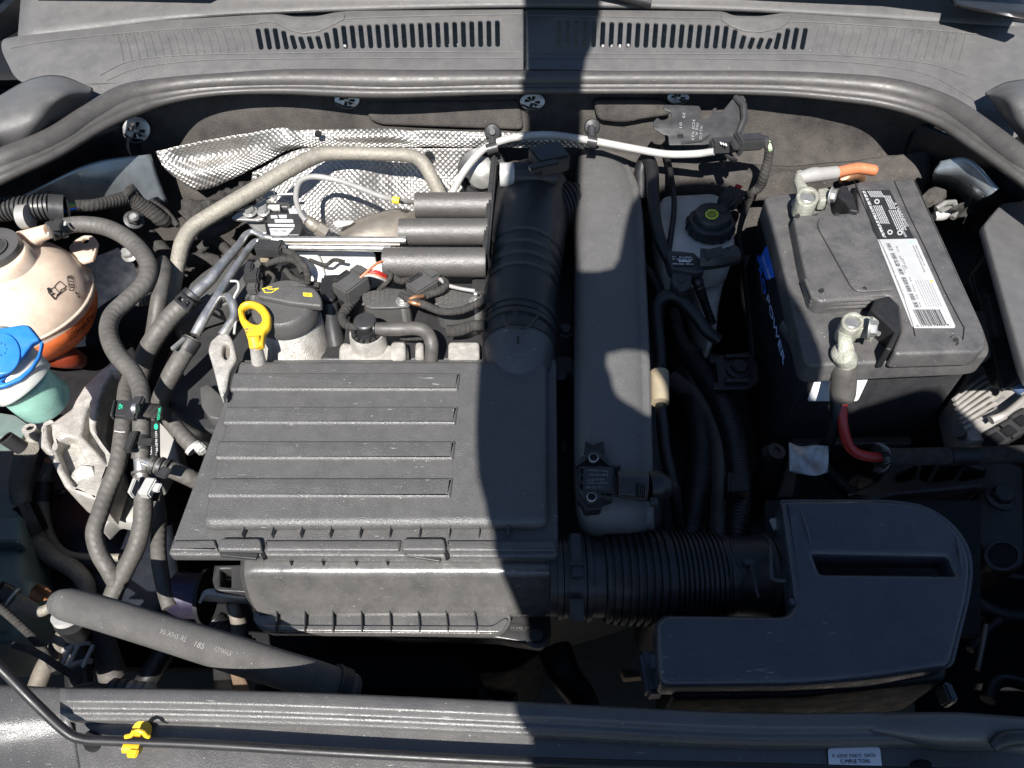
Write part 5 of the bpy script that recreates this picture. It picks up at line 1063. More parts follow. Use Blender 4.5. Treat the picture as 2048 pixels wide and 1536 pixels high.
tube('hose', [(303, 928, -.03), (340, 938, -.035), (375, 953, -.045), (410, 970, -.06)], 17, rubber, h, n=24)
for k, x in enumerate((306, 318, 330)): clampx(h, [(x, 929 + k * 3, -.03), (x + 6, 931 + k * 3, -.031)], 19.5)
box('clamp_tab', P(328, 945, -.012), (.012, .012, .004), dkmetal, h, rot(-20), .001)
h = T('front_hose', 'pale grey hose below the T-piece running down to the lower left', 'hose', P(280, 1060, -.1))
tube('hose', [(283, 950, -.04), (285, 985, -.05), (287, 1010, -.06), (284, 1050, -.075), (272, 1095, -.09), (250, 1140, -.105), (228, 1185, -.12), (212, 1240, -.14), (210, 1290, -.16), (225, 1350, -.19)], [16, 16, 18, 18, 18, 18, 18, 19, 22, 26], rubber, h, n=26)
wc = T('cable_tie_clip', 'white plastic tie clip around the front hose below the T-piece', 'clip', P(290, 977, -.04))
tube('band', [(284, 972, -.05), (284, 979, -.052)], 20, white_pl, wc, n=26); box('head', P(297, 976, -.025), (.012, .02, .010), white_pl, wc, rot(-8), .0015); box('tail', P(311, 975, -.025), (.012, .009, .005), white_pl, wc, rot(-8), .001); box('flange', P(268, 976, -.03), (.004, .018, .012), white_pl, wc, None, .001)
h = T('front_hose', 'pale grey hose bulging left of the T-piece hose, running beside the engine mount', 'hose', P(210, 1000, -.1))
tube('hose', [(262, 730, -.06), (252, 790, -.05), (247, 850, -.05), (236, 925, -.06), (216, 980, -.07), (199, 1030, -.075), (189, 1065, -.08), (198, 1105, -.09), (218, 1140, -.10), (240, 1180, -.12)], 16.5, rubber, h, n=26)
tube('printed_line', [(229, 862, -.021), (240, 864, -.020), (250, 864, -.021)], .8, inkw, h, n=5)
h = T('front_hose', 'narrow beige braided hose hanging nearest the filter box corner', 'hose', P(322, 1100, -.1))
tube('hose', [(296, 930, -.10), (310, 980, -.10), (318, 1030, -.10), (317, 1100, -.10), (322, 1145, -.105), (331, 1185, -.11), (340, 1215, -.115)], [12, 13, 14, 15, 15, 15, 15], rubber, h, n=24)
st = T('hose_strap', 'black strap with green lettering holding the hoses together', 'strap', P(270, 820, .0))
slab('buckle', Pl(245, 818, .018), [ym(705, 422), ym(870, 430), ym(855, 570), ym(678, 555)], .006, plastic_sm, st, bev=.001, r=2)
slab('buckle_lip', Pl(228, 815, .022), [ym(705, 422), ym(725, 424), ym(700, 556), ym(678, 555)], .008, plastic_sm, st, bev=.001, r=1)
box('clasp', P(271, 817, .02), (.012, .030, .008), plastic_sm, st, None, .002); tube('clasp_pin', [(267, 817, .026), (275, 817, .026)], 10, steel, st, n=16)
loft('felt_strap', [[(279, 803, .015), (300, 806, .012), (330, 810, .0), (345, 822, -.03)], [(277, 830, .015), (300, 834, .012), (328, 838, .0), (340, 846, -.03)]], loomt, st, nu=24, nv=4, thick=.002)
SP = Pl(247, 817, .0184); text('SP', SP, ym(790, 500), ym(795, 455), ink_gr, st, up=.0004, hpx=8)
SQ = Pl(322, 822, .008); text('TEXTAR', SQ, ym(1105, 600), ym(1118, 490), ink_gr, st, up=.003, hpx=5)
t = T('printed_tape', 'black tape with white part number running down behind the hoses', 'tape', P(305, 900, -.08))
TPp = Pl(305, 880, -.065); slab('tape', TPp, [(292, 840), (318, 842), (320, 1000), (300, 1000)], .003, ink, t, bev=.0004, r=3); text('153574720', TPp, (304, 908), (302, 872), inkw, t, up=.0004, hpx=8); text('PA66-GF30 1234', TPp, (316, 910), (314, 862), inkw, t, up=.0004, hpx=4)
slab('green_dot', TPp, ell(312, 853, 4, 6), .0006, ink_gr, t, up=.0008, r=0, bev=.0001)
h = T('heater_hose', 'grey hose with wide spring clamp running up to the shiny metal pipe', 'hose', P(330, 650, -.05))
tube('hose', [(378, 600, .0), (345, 630, -.008), (312, 672, -.02), (290, 712, -.04), (278, 760, -.07)], [19, 19, 19, 19, 18], rubber, h, n=26)
clampx(h, [(388, 589, .003), (366, 610, -.003)], 21, m=dkmetal); 
cpn = Pl(376, 598, .016, rz=-42)
slab('clamp_window_frame', cpn, [y2(1015, 640), y2(1060, 590), y2(1135, 655), y2(1100, 710)], .003, dkmetal, h, up=.0, bev=.0008, r=2, holes=[[y2(1035, 635), y2(1055, 615), y2(1075, 635), y2(1060, 655)], [y2(1080, 650), y2(1100, 640), y2(1115, 660), y2(1095, 685)]])
h = T('heater_hose', 'grey hose with spring clamp on the second shiny pipe, nearer the filter box', 'hose', P(350, 740, -.05))
tube('hose', [(386, 678, -.005), (368, 706, -.012), (345, 745, -.025), (326, 785, -.045), (312, 830, -.08)], [18, 18, 18, 17, 17], rubber, h, n=26); clampx(h, [(384, 680, -.004), (370, 702, -.010)], 20, m=dkmetal); box('clamp_tab', P(357, 688, .005), (.005, .02, .005), zinc, h, rot(-30), .001)
h = T('metal_coolant_pipe', 'shiny metal pipe from the fuel rail bend down to the clamped grey hose', 'pipe', P(450, 520, .0))
tube('pipe', [(560, 478, .012), (530, 474, .012), (508, 464, .012), (492, 470, .012), (478, 490, .012), (445, 528, .010), (420, 560, .006), (385, 592, .002)], [6, 6, 6, 7, 8, 10, 11, 12], steel, h, n=20)
h = T('metal_coolant_pipe', 'second shiny metal pipe crossing in front, ending in the lower clamped hose', 'pipe', P(450, 560, .0))
tube('pipe', [(570, 494, .016), (540, 488, .016), (515, 482, .016), (500, 494, .016), (478, 525, .015), (452, 565, .012), (428, 604, .008), (406, 640, .003), (390, 670, -.003)], [6, 6, 6, 7, 7, 8, 9, 10, 10], steel, h, n=20)
hose('braided_hose', [(326, 520, .0), (329, 545, .005), (322, 580, .0), (316, 615, -.01), (308, 660, -.03), (300, 700, -.05)], [10, 15, 16, 16, 15, 15], 'silvery braided hose stub standing between the S-hose and the beige pipe', 'hose', rubber_pl, round_end=.6)
hose('small_conduit', [(255, 592, -.02), (270, 602, -.02), (290, 602, -.02), (310, 592, -.025)], 10, 'small corrugated grey conduit crossing behind the S-hose', 'conduit', rubber_pl, rib=(.0045, .12))
hose('braided_hose', [(318, 825, -.03), (338, 840, -.035), (362, 868, -.04), (388, 895, -.045)], 16, 'silvery braided hose with white clamp running under the filter box corner', 'hose', rubber)
wc = T('white_clamp', 'white hose clamp at the filter box left edge', 'clamp', P(397, 900, -.03))
tube('band', [(385, 893, -.044), (391, 899, -.046)], 18, white_pl, wc, n=24); box('screw_head', P(401, 898, -.025), (.012, .010, .010), white_pl, wc, rot(-40), .002)
# conduit upper left
cd_ = T('ribbed_conduit', 'black ribbed cable conduit with pale tape entering at the upper left', 'conduit', P(60, 415, .05))
tube('ribs', [(-40, 425, .045), (20, 418, .048), (60, 416, .048), (104, 414, .046)], [24, 24, 25, 26], plastic_sm, cd_, rib=(.0052, .16, .4), n=26)
tube('collar', [(100, 416, .045), (130, 418, .040)], 28, plastic_sm, cd_, n=26); tube('dark_bore', [(129, 418, .040), (133, 418, .039)], 23, lidblack, cd_, n=26)
sweep('tape_band', [P(42, 434, .0585 - .01), P(60, 433, .0585 - .01)], [.0152, .0152], greyc, cd_, n=26)
for k, (m, dy) in enumerate(((ink_y, -3), (MT['blue_print'], 4), (ink_gr, -8), (ink, 9))): tube('wire', [(126, 418 + dy, .04), (145, 415 + dy * .8, .038), (165, 412 + dy * .5, .034)], 2.4, m, cd_, n=6)
hose('taped_loom', [(152, 412, .036), (190, 410, .03), (230, 402, .02), (258, 398, .01), (290, 418, -.01), (325, 440, -.03), (352, 445, -.05)], [12, 12, 13, 15, 18, 15, 8], 'crumpled cloth-taped wiring loom running from the ribbed conduit', 'cable', loomt)
for k, pts in enumerate((((262, 372, .01), (280, 400, .0), (310, 432, -.02)), ((250, 395, .02), (262, 380, .02), (275, 390, .01)), ((300, 400, -.01), (330, 425, -.03), (356, 452, -.04)))):
    hose('tape_end', pts, [6, 9, 5], ('loose tape end hanging from the firewall over the loom', 'small loop of tape on top of the loom', 'ragged tape strip trailing towards the beige pipe')[k], 'tape', loomt)
t = T('strut_bolt', 'shiny domed nut on the dark strut panel behind the S-hose', 'bolt', P(270, 440, -.02)); bolt(P(268, 440, -.01), (.5, -.5, .8), .009, dkmetal, t, name='nut'); lathe('thread', [(.006, 0), (.006, .015), (.003, .018)], P(268, 440, -.008), (.5, -.5, .8), zinc, t, n=16)
t = T('strut_bolt', 'pale ringed nut partly hidden behind the S-hose, below the first nut', 'bolt', P(262, 505, -.06)); bolt(P(262, 505, -.05), (-.2, -.5, .8), .010, zinc, t, name='nut')
# lower left pipes, tank and foam hose
t = T('washer_tank', 'dusty translucent green washer tank low at the left edge', 'washer tank', P(20, 1000, -.2))
slab('tank_body', Pl(10, 950, -.17), [(-100, 860), (15, 868), (38, 900), (42, 1040), (44, 1085), (50, 1150), (66, 1155), (62, 1200), (30, 1280), (-100, 1290)], .12, tank_low, t, bev=.012, r=14, bres=4)
slab('tank_shoulder', Pl(10, 1040, -.155), [(-100, 1030), (40, 1028), (44, 1088), (-100, 1092)], .02, tank_low, t, bev=.006, r=6)
tube('tank_corner', [(40, 1150, -.2), (52, 1180, -.21), (40, 1240, -.22)], [16, 18, 26], tank_low, t, round_end=.6)
tg2 = slab('bracket_plate', Pl(30, 840, -.09), [(-40, 820), (30, 830), (58, 850), (40, 880), (-40, 872)], .006, MT['dusty_shaded_tank'], None, bev=.001); tag(tg2, 'stained pale green plate between filler neck and black bolt', 'plate')
t = T('black_bolt', 'black cylindrical plastic nut with star recess at the left edge', 'bolt', P(20, 885, -.08))
tube('cap', [(12, 876, -.055), (44, 896, -.075)], [14.5, 14.5], plastic_sm, t, n=26); lathe('end_face', [(.0078, 0), (.0078, .0006)], P(11, 875, -.054), (-.55, .36, .4), rubber_pl, t, n=24); lathe('star_recess', [(.003, 0), (.003, .0012)], P(11, 875, -.054), (-.55, .36, .4), ink, t, n=6)
h = T('metal_pipe', 'dull grey metal pipe winding through a black sleeve at the lower left', 'pipe', P(80, 1050, -.15))
tube('pipe', [(55, 895, -.10), (48, 925, -.13), (40, 970, -.16), (45, 1010, -.18), (62, 1050, -.20), (80, 1090, -.21), (110, 1117, -.21), (145, 1137, -.215), (170, 1165, -.22), (178, 1200, -.23)], [20, 20, 19, 18, 18, 18, 17, 17, 16, 15], beige, h, n=24)
tube('black_sleeve', [(45, 1012, -.18), (60, 1045, -.193), (72, 1068, -.204)], [25, 26, 24], rubber_bk, h, n=8)
h = T('thin_metal_pipe', 'thin metal pipe curving right beside the dull grey pipe', 'pipe', P(150, 1110, -.16))
tube('pipe', [(100, 920, -.15), (92, 950, -.17), (85, 1000, -.19), (92, 1050, -.21), (112, 1090, -.22), (140, 1110, -.22), (185, 1115, -.22), (240, 1115, -.22)], [10, 10, 12, 10, 8, 8, 8, 8], beige, h, n=18); tube('sleeve', [(90, 962, -.175), (84, 1000, -.19)], 17, rubber_bk, h, n=16)
h = T('radiator_connector', 'grey tube with black plug at the lower left edge beside the dry leaf', 'connector', P(25, 1190, -.15))
tube('tube_end', [(20, 1200, -.13), (60, 1218, -.15), (85, 1222, -.155), (115, 1205, -.155)], [18, 16, 11, 10], beige, h, n=20); tube('plug', [(-5, 1178, -.115), (14, 1190, -.125)], [18, 20], plastic_sm, h, n=10); tube('ring', [(24, 1196, -.128), (28, 1198, -.129)], 22, zinc, h, n=24)
t = loft('dry_leaf', [[(60, 1178, -.155), (75, 1168, -.145), (98, 1175, -.15)], [(58, 1192, -.15), (80, 1188, -.155), (106, 1190, -.148)], [(66, 1204, -.16), (84, 1202, -.15), (98, 1200, -.155)]], leafm, nu=14, nv=4, thick=.0005, wob=.006, wsc=90); tag(t, 'brown dry leaf lying left of the fabric-covered hose', 'leaf')
h = T('sleeved_hose', 'large fabric-covered black hose lying diagonally at the lower left', 'hose', P(400, 1280, -.08))
tube('hose', [(124, 1206, .0), (132, 1208, .0), (200, 1226, -.008), (330, 1266, -.022), (460, 1306, -.036), (560, 1338, -.05), (630, 1360, -.062), (700, 1385, -.08)], [22, 31, 33, 34, 36, 36, 37, 37], foam, h, n=32, seg=14, round_end=.5)

HP = Pl(400, 1290, .0, rz=-16)
SH = bpy.data.objects[[o.name for o in h.children if o.name.startswith('hose')][0]]; SP3 = Pl(400, 1290, .0, rz=-16)
for s_, a_, b_, k_ in (('95 XHS RL', (318, 1266), (372, 1284), 10), ('185', (388, 1292), (406, 1298), 11), ('17/WAX', (428, 1302), (462, 1313), 10)): conform(text(s_, SP3, a_, b_, sleeve_print, h, hpx=k_, ext=0), SH)
tube('end_clamp', [(668, 1373, -.072), (690, 1381, -.078)], [42, 42], plastic_dk, h, n=30); tube('end_ring', [(664, 1371, -.07), (667, 1372, -.071)], [43, 43], dkmetal, h, n=30)
t = T('white_ring', 'white ring and black connector under the left end of the fabric-covered hose', 'ring', P(135, 1235, -.05))
tube('ring', [(132, 1228, -.03), (136, 1236, -.035)], [28, 27], white_pl, t, n=30); tube('black_connector', [(140, 1240, -.04), (155, 1262, -.07)], [30, 26], rubber_bk, t, n=24)
h = T('rusty_pipe', 'worn bronze coloured pipe below the white ring', 'pipe', P(100, 1320, -.15)); tube('pipe', [(140, 1255, -.10), (115, 1295, -.12), (90, 1335, -.14), (72, 1380, -.16)], 18, heat, h, n=22)
t = T('black_white_clamp', 'black hose end with pale rectangular clamp, above the crossmember at the left', 'clamp', P(158, 1310, -.15))
tube('hose_end', [(150, 1280, -.12), (155, 1320, -.13), (160, 1370, -.14)], [24, 24, 26], rubber_bk, t, n=24)
for y in (1292, 1326): tube('band', [(152 + (y > 1300) * 3, y, -.122), (153 + (y > 1300) * 3, y + 7, -.123)], 26.5, greyc, t, n=26)
for x in (133, 146, 176): box('band_link', P(x, 1312, -.095 - (x > 150) * .006), (.0035, .022, .003), greyc, t, rot(-6), .0006)
hose('black_cable', [(30, 1290, -.09), (60, 1300, -.08), (90, 1315, -.08), (120, 1335, -.09), (160, 1360, -.11)], 7, 'taped black cable crossing the bronze pipe', 'cable', loomt)
hose('black_cable', [(0, 1215, -.1), (40, 1250, -.1), (80, 1290, -.1), (110, 1340, -.12)], 8, 'dark cable dropping past the washer tank at the lower left', 'cable', loomt)
hose('lower_hose', [(345, 1250, -.16), (330, 1300, -.17), (300, 1350, -.18), (270, 1400, -.2)], [18, 20, 22, 22], 'dark hose under the fabric-covered hose, near the crossmember', 'hose', rubber_bk)
t = T('bead_cable', 'pale beaded cable end just above the crossmember', 'cable end', P(265, 1375, -.06)); 
for k in range(5): lathe('bead', [(.004, -.006), (.0075, -.002), (.0075, .002), (.004, .006)], P(230 + k * 17, 1374 + k * 2, -.05), (1, -.1, 0), dkmetal if k < 2 else heat, t, n=16)
def zc(X, Y): return (460 + X / 4.452, 280 + Y / 4.452)
def zd(X, Y): return (630 + X / 5.689, 500 + Y / 5.689)
def ze(X, Y): return (400 + X / 2.926, 480 + Y / 2.926)
# ------------------------------------------------------------------ pipes and shields at the back
hose('aircon_pipe', [(343, 610, -.04), (350, 560, -.02), (357, 520, -.005), (366, 485, .005), (385, 456, .012), (420, 432, .018), (500, 385, .03), (580, 338, .04), (622, 317, .042), (650, 308, .042), (700, 307, .040), (780, 309, .038), (815, 311, .036), (840, 320, .034), (858, 345, .022), (885, 400, -.01), (900, 440, -.03)], [13, 14, 15, 16, 16, 16, 16, 16, 15, 14, 13, 13, 13, 14, 14, 14, 14], 'long dusty beige metal pipe bending over the foil shield', 'pipe', beige)
ox = T('oxygen_sensor', 'grey sensor wire with yellow band and brass coloured sensor body before the foil', 'sensor', P(650, 455, .0))
tube('wire', [(612, 442, .03), (600, 425, .035), (592, 395, .042), (598, 366, .048), (615, 355, .05), (640, 354, .048), (680, 362, .044), (720, 376, .040), (760, 392, .036), (800, 402, .022), (838, 405, .0)], [5, 5, 5.5, 5.5, 5.5, 6, 5.5, 5.5, 5.5, 5.5, 5.5], greyc, ox, n=16)
tube('yellow_band', [(786, 399, .034), (799, 402, .033)], 7, MT['yellow_ink'], ox, n=16)
tube('sensor_body', [(606, 430, .03), (612, 438, .028), (622, 446, .022), (634, 455, .016)], [6, 8, 13, 13], heat, ox, n=24); tube('sensor_hex', [(634, 455, .016), (652, 466, .008)], 15, heat, ox, n=6, sharp=20); tube('bright_tip', [(604, 424, .033), (611, 437, .030)], 6.5, steel, ox, n=16)
t = loft('turbo_heat_shield', [[(672, 476, -.05), (690, 450, -.02), (730, 433, -.008), (775, 420, -.004), (805, 417, -.006), (840, 426, -.02)], [(665, 488, -.05), (692, 470, -.01), (735, 452, .002), (790, 440, .004), (815, 440, .0), (845, 445, -.015)], [(662, 500, -.06), (700, 490, -.015), (740, 484, -.008), (790, 480, -.006), (820, 480, -.01), (850, 480, -.02)]], heat, nu=40, nv=8, thick=.002)
tag(t, 'dull beige domed heat shield behind the metal fuel lines', 'heat shield')
t = slab('shield_flange', Pl(690, 445, .0, rx=20), [zc(910, 730), zc(950, 712), zc(1110, 715), zc(1080, 745), zc(960, 780), zc(930, 760)], .003, alu_w, None, bev=.0008, r=3); tag(t, 'small pale flange with slot beside the sensor tip', 'flange')
ac = T('turbo_actuator', 'black actuator with white labels and zinc bracket left of the sensor', 'actuator', P(565, 445, -.05))
AP = Pl(565, 440, .0, rx=12)
slab('actuator_body', AP, [zc(320, 700), zc(350, 640), zc(500, 640), zc(620, 650), zc(650, 760), zc(620, 850), zc(360, 850)], .04, plastic_sm, ac, bev=.003, r=4)
for q in (((395, 705), (560, 705), (566, 735), (400, 735)), ((335, 748), (575, 748), (575, 775), (340, 770)), ((350, 785), (570, 785), (510, 850), (365, 850)), ((430, 665), (505, 665), (505, 695), (440, 695)), ((360, 670), (420, 668), (425, 695), (365, 697)), ((520, 610), (600, 610), (605, 655), (530, 655))): slab('white_label', AP, [zc(*p) for p in q], .0005, label_w, ac, up=.0008, bev=.0001, r=1)
text('K03 1784', AP, zc(380, 815), zc(500, 820), ink_d, ac, up=.0010, hpx=5)
tube('canister', [(*zc(340, 600), -.005), (*zc(520, 600), -.005)], 9, plastic_sm, ac, n=20); tube('glint_label', [(*zc(352, 606), .0), (*zc(450, 606), .0)], 7, white_pl, ac, n=20)
slab('bracket_plate', AP, [zc(10, 690), zc(60, 650), zc(250, 560), zc(330, 540), (*zc(300, 700),), zc(235, 715), zc(30, 708)], .004, zinc, ac, up=-.004, bev=.0008, r=3)
bolt(AP.w(*zc(180, 640), .001), AP.n, .007, zinc, ac); bolt(AP.w(*zc(370, 500), .001), AP.n, .006, zinc, ac); tube('rod', [(*zc(380, 490), .01), (*zc(560, 480), .008)], 3, steel, ac)
slab('bracket_leg', AP, [zc(140, 720), zc(300, 700), zc(330, 830), zc(250, 830)], .006, zinc, ac, up=-.02, bev=.001, r=4); bolt(AP.w(*zc(300, 640), .002), AP.n, .006, zinc, ac)
fr_ = T('fuel_line', 'bright polished metal line, upper of the two running to the resonator tubes', 'fuel line', P(680, 480, .01)); tube('line', [(545, 480, .014), (600, 480, .014), (700, 480, .014), (812, 481, .014)], 7.2, steel, fr_, n=20)
fr_ = T('fuel_line', 'bright polished metal line, lower of the two running to the resonator tubes', 'fuel line', P(680, 496, .01)); tube('line', [(560, 494, .014), (600, 495, .014), (700, 496, .014), (782, 497, .014)], 6.4, steel, fr_, n=20); tube('line_shoulder', [(540, 488, .010), (640, 489, .010), (800, 489, .010)], 3.5, heat, fr_, n=12)
# cylinder head
hd = T('cylinder_head', 'bright cast cylinder head cover between the fuel lines and the ignition coils', 'cylinder head', P(680, 540, -.1))
slab('white_cover', Pl(680, 540, -.015), [zc(560, 985), zc(1290, 985), zc(1300, 1080), zc(1385, 1085), zc(1390, 1180), zc(1150, 1240), zc(900, 1300), zc(560, 1200)], .05, head_pl, hd, bev=.004, r=6)
slab('white_boss', Pl(640, 545, -.008), [zc(590, 1000), zc(800, 1000), zc(830, 1100), zc(870, 1280), zc(780, 1270), zc(740, 1190), zc(600, 1150)], .03, head_pl, hd, bev=.006, r=10)
slab('front_flange', Pl(800, 690, -.020), [zd(265, 1080), zd(330, 1025), zd(400, 1050), zd(820, 1030), zd(840, 1070), zd(1040, 1040), zd(1060, 1120), zd(1060, 1300), zd(265, 1300)], .05, alu, hd, bev=.006, r=10)
for a, b in (((860, 1038), (1030, 1110)), ((1140, 1040), (1235, 1110)), ((1515, 1040), (1870, 1110))): slab('raised_pad', Pl(800, 690, -.014), [zd(*a), zd(b[0], a[1]), zd(b[0] + 6, 1290), zd(a[0] - 6, 1290)], .03, alu, hd, bev=.003, r=8)
slab('rear_flange', Pl(900, 600, -.035), [(560, 560), (980, 560), (980, 720), (560, 720)], .03, dkmetal, hd, bev=.004)
# timing cover, lifting eye
tmc = T('timing_cover', 'black plastic timing belt cover left of the filter box', 'cover', P(410, 700, -.1))
slab('main_cover', Pl(400, 700, -.065), [(520, 500), (560, 560), (500, 760), (470, 870), (400, 860), (350, 830), (322, 780), (328, 720), (370, 640), (430, 560)], .05, plastic_sm, tmc, bev=.006, r=16, bres=4)
slab('sunlit_top', Pl(450, 540, -.03), [y2(1090, 560), y2(1180, 480), y2(1300, 400), y2(1380, 400), y2(1530, 400), y2(1540, 560), y2(1420, 640), y2(1340, 660), y2(1150, 720), y2(1050, 800), y2(1000, 800)], .03, plastic, tmc, bev=.004, r=6)  # lighter plastic paints the upper cover as lit grey
slab('cover_lug', Pl(435, 800, -.05), [y2(1165, 1150), y2(1220, 1130), y2(1330, 1230), y2(1320, 1350), y2(1220, 1330), y2(1175, 1260)], .03, plastic, tmc, bev=.003, r=5)
le = T('lifting_eye', 'cast lifting eye plate with oval hole beside the filter box corner', 'lifting eye', P(440, 740, -.05))
EY = [ze(*p) for p in ((60, 590, ), (110, 545), (165, 540), (195, 590), (215, 690), (175, 760), (155, 870), (130, 925), (110, 880), (75, 740), (45, 640))]
slab('plate', Pl(440, 740, .006, ry=6), EY, .012, alu, le, bev=.003, r=6, holes=[[(ze(152, 650)[0] + 7 * math.cos(a * .524), ze(152, 650)[1] + 16 * math.sin(a * .524), 0) for a in range(12)]], bres=3)
slab('plate_inner', Pl(440, 740, -.001, ry=6), [ze(115, 560), ze(180, 555), ze(225, 690), ze(160, 760), ze(120, 680)], .006, heat, le, bev=.001, r=5)
tube('support_arm', [(*ze(110, 370), -.01), (*ze(160, 330), .01), (*ze(190, 370), .012), (*ze(200, 440), .008), (*ze(170, 500), .004), (*ze(130, 560), .0)], [6, 8, 9, 8, 9, 10], steel, le, n=14)
tube('bright_wire', [(*ze(180, 240), .02), (*ze(220, 245), .022), (*ze(225, 285), .02), (*ze(200, 340), .015), (*ze(215, 400), .01), (*ze(200, 550), .0)], 2.6, white_pl, le, n=10)
tube('bushing', [(*ze(90, 375), -.005), (*ze(120, 378), -.005)], 8, steel, le, n=18)
# oil filler
of_ = T('oil_filler', 'black oil filler cap with yellow oil can symbol on its grey aluminium neck', 'oil filler', P(582, 660, -.08))
sweep('neck', [P(592, 720, -.055), P(588, 690, -.038), P(582, 650, -.010), P(580, 636, .0)], [.045, .043, .039, .037], alu, of_, n=44)
k_ = mpp(P(580, 620, .02))
C0 = P(576, 632, .006); ax = V((0, -.10, 1)).normalized()
lathe('cap', [(61 * k_, 0), (66 * k_, .003), (67 * k_, .010), (65 * k_, .014), (63 * k_, .020), (60 * k_, .024), (56 * k_, .026), (.001, .0265)], C0, ax, plastic, of_, n=56)
CP2 = Pl3(C0 + ax * .0265, (1, 0, 0), (0, 1, .1))
hx = [(535, 566), (545, 560), (600, 556), (640, 570), (646, 590), (640, 600), (610, 606), (585, 600), (520, 596), (512, 590)]
slab('grip', CP2, [y2(1500, 620), y2(1540, 560), y2(1680, 552), y2(1840, 570), y2(1880, 625), y2(1885, 680), y2(1800, 672), y2(1700, 660), y2(1600, 640)], .010, plastic, of_, up=.007, bev=.003, r=8, bres=4)
G2 = Pl3(CP2.O + ax * .0072, (1, 0, 0), (0, 1, .1))
outline(G2, [y2(*p) for p in ((1535, 578), (1560, 572), (1575, 580), (1600, 580), (1630, 574), (1605, 590), (1590, 600), (1550, 600), (1545, 588))], .0006, of_, m=ink_y)
outline(G2, [y2(*p) for p in ((1560, 572), (1565, 568), (1590, 567))], .0005, of_, m=ink_y, closed=False)
slab('book_symbol', G2, [y2(1772, 600), y2(1825, 603), y2(1828, 624), y2(1776, 620)], .0004, ink_y, of_, up=.0005, bev=.0001, r=1); outline(G2, [y2(1780, 606), y2(1798, 607), y2(1800, 617), y2(1783, 615)], .0003, of_, m=ink); outline(G2, [y2(1804, 607), y2(1820, 608), y2(1821, 618), y2(1804, 618)], .0003, of_, m=ink)
text('USE ONLY APPROVED', G2, (556, 574), (612, 572), ink_d, of_, hpx=4); text('ENGINE OIL', G2, (560, 580), (600, 579), ink_d, of_, hpx=4)
# dipstick
dp = T('dipstick', 'bright yellow dipstick ring handle in front of the oil filler cap', 'dipstick', P(508, 680, -.02))
RP = Pl(507, 632, .040, rx=14, rz=-14)
slab('ring_handle', RP, [y2(1385, 700), y2(1395, 665), y2(1430, 642), y2(1480, 640), y2(1540, 665), y2(1578, 720), y2(1575, 790), y2(1540, 825), y2(1535, 890), y2(1530, 905), y2(1490, 918), y2(1455, 905), y2(1425, 810), y2(1395, 760)], .012, yellow, dp, bev=.0042, r=9, bres=5, holes=[[y2(1412, 695, ), y2(1440, 668), y2(1480, 680), y2(1520, 720), y2(1530, 760), y2(1510, 783), y2(1470, 775), y2(1430, 745)]], sharp=60)
text('04E115', RP, y2(1428, 822), y2(1478, 815), ink_d, dp, up=.0006, hpx=5); text('611 C', RP, y2(1435, 838), y2(1480, 832), ink_d, dp, up=.0006, hpx=5)
tube('stem', [(508, 672, .036), (512, 694, .026)], [12, 13], yellow, dp, n=24); tube('tube', [(512, 692, .024), (520, 735, -.01)], [12, 15], alu, dp, n=24)
# ignition coils
def coil(x0, lab, bx, seed):
    t = T('ignition_coil', lab, 'ignition coil', P(x0 + 50, 620, -.08), 'ignition coils')
    K = Pl(x0 + 50, 600, .0); dx = x0 - 722
    px = [(p[0] + dx, p[1]) for p in (zd(525, 520), zd(580, 470), zd(700, 450), zd(880, 430), zd(1010, 445), zd(1085, 520), zd(1080, 640), zd(880, 655), zd(640, 660), zd(560, 630))]
    slab('coil_top', K, px, .045, plastic, t, bev=.003, r=6, bres=3)
    slab('coil_rim', Pl(x0 + 50, 600, .0), px, .004, plastic, t, up=.0015, bev=.0015, r=6)
    for k, s in enumerate(('11', '36 905', '110', '06H 905', '110 G', 'GERMANY')): 
        x = x0 + 8 + k * 9.5; text(s, K, (x, 610 - k * 1.5), (x + 1, 586 - k * 1.6), ink_d, t, up=.0026, hpx=6)
    p = P(bx, 602, .002); lathe('boss', [(.0085, -.03), (.0085, 0), (.007, .001)], p, (0, 0, 1), zinc, t, n=24); bolt(p, (0, 0, 1), .0055, zinc, t); lathe('stud', [(.003, .004), (.003, .013), (.0015, .0145)], p, (0, 0, 1), zinc, t, n=14)
coil(722, 'left ignition coil with embossed print behind the round black breather cap', 805, 1)
coil(868, 'right ignition coil with embossed print beside the intake duct', 952, 2)
def plug(lab, x, y, z, ang, s=1.0, cat='plug'):
    t = T('coil_plug', lab, cat, P(x, y, z)); m = rot(ang); c = P(x, y, z); k = mpp(c) * s
    box('plug_body', c, (62 * k, 44 * k, 36 * k), plastic, t, m, .002); box('plug_collar', c + m @ V((30 * k, 4 * k, 2 * k)), (30 * k, 40 * k, 42 * k), plastic, t, m, .004)
    box('plug_latch', c + m @ V((-4 * k, 20 * k, 18 * k)), (40 * k, 12 * k, 8 * k), plastic_sm, t, m, .001); box('plug_slot', c + m @ V((-4 * k, 20 * k, 22 * k)), (26 * k, 3 * k, 2 * k), lidblack, t, m, .0003); return t
plug('angled black coil plug with red and brown wires, left of the left coil', 703, 573, .012, 52)
plug('angled black plug under the lowest resonator tube, between the coils', 845, 575, .006, 45, .9)
for k, (m, o) in enumerate(((redc, 0), (orange, 4), (whitec, 7), (MT['red_cable'], -3))):
    hose('plug_wire', [(720, 548 + o, .02), (738, 544 + o, .024), (757, 547 + o * 1.2, .022), (772, 555 + o, .012)], 2.4, ('red wire from the angled coil plug', 'brown wire from the angled coil plug, lowest but one', 'white wire from the angled coil plug', 'second red wire, uppermost at the angled coil plug')[k], 'wire', m)
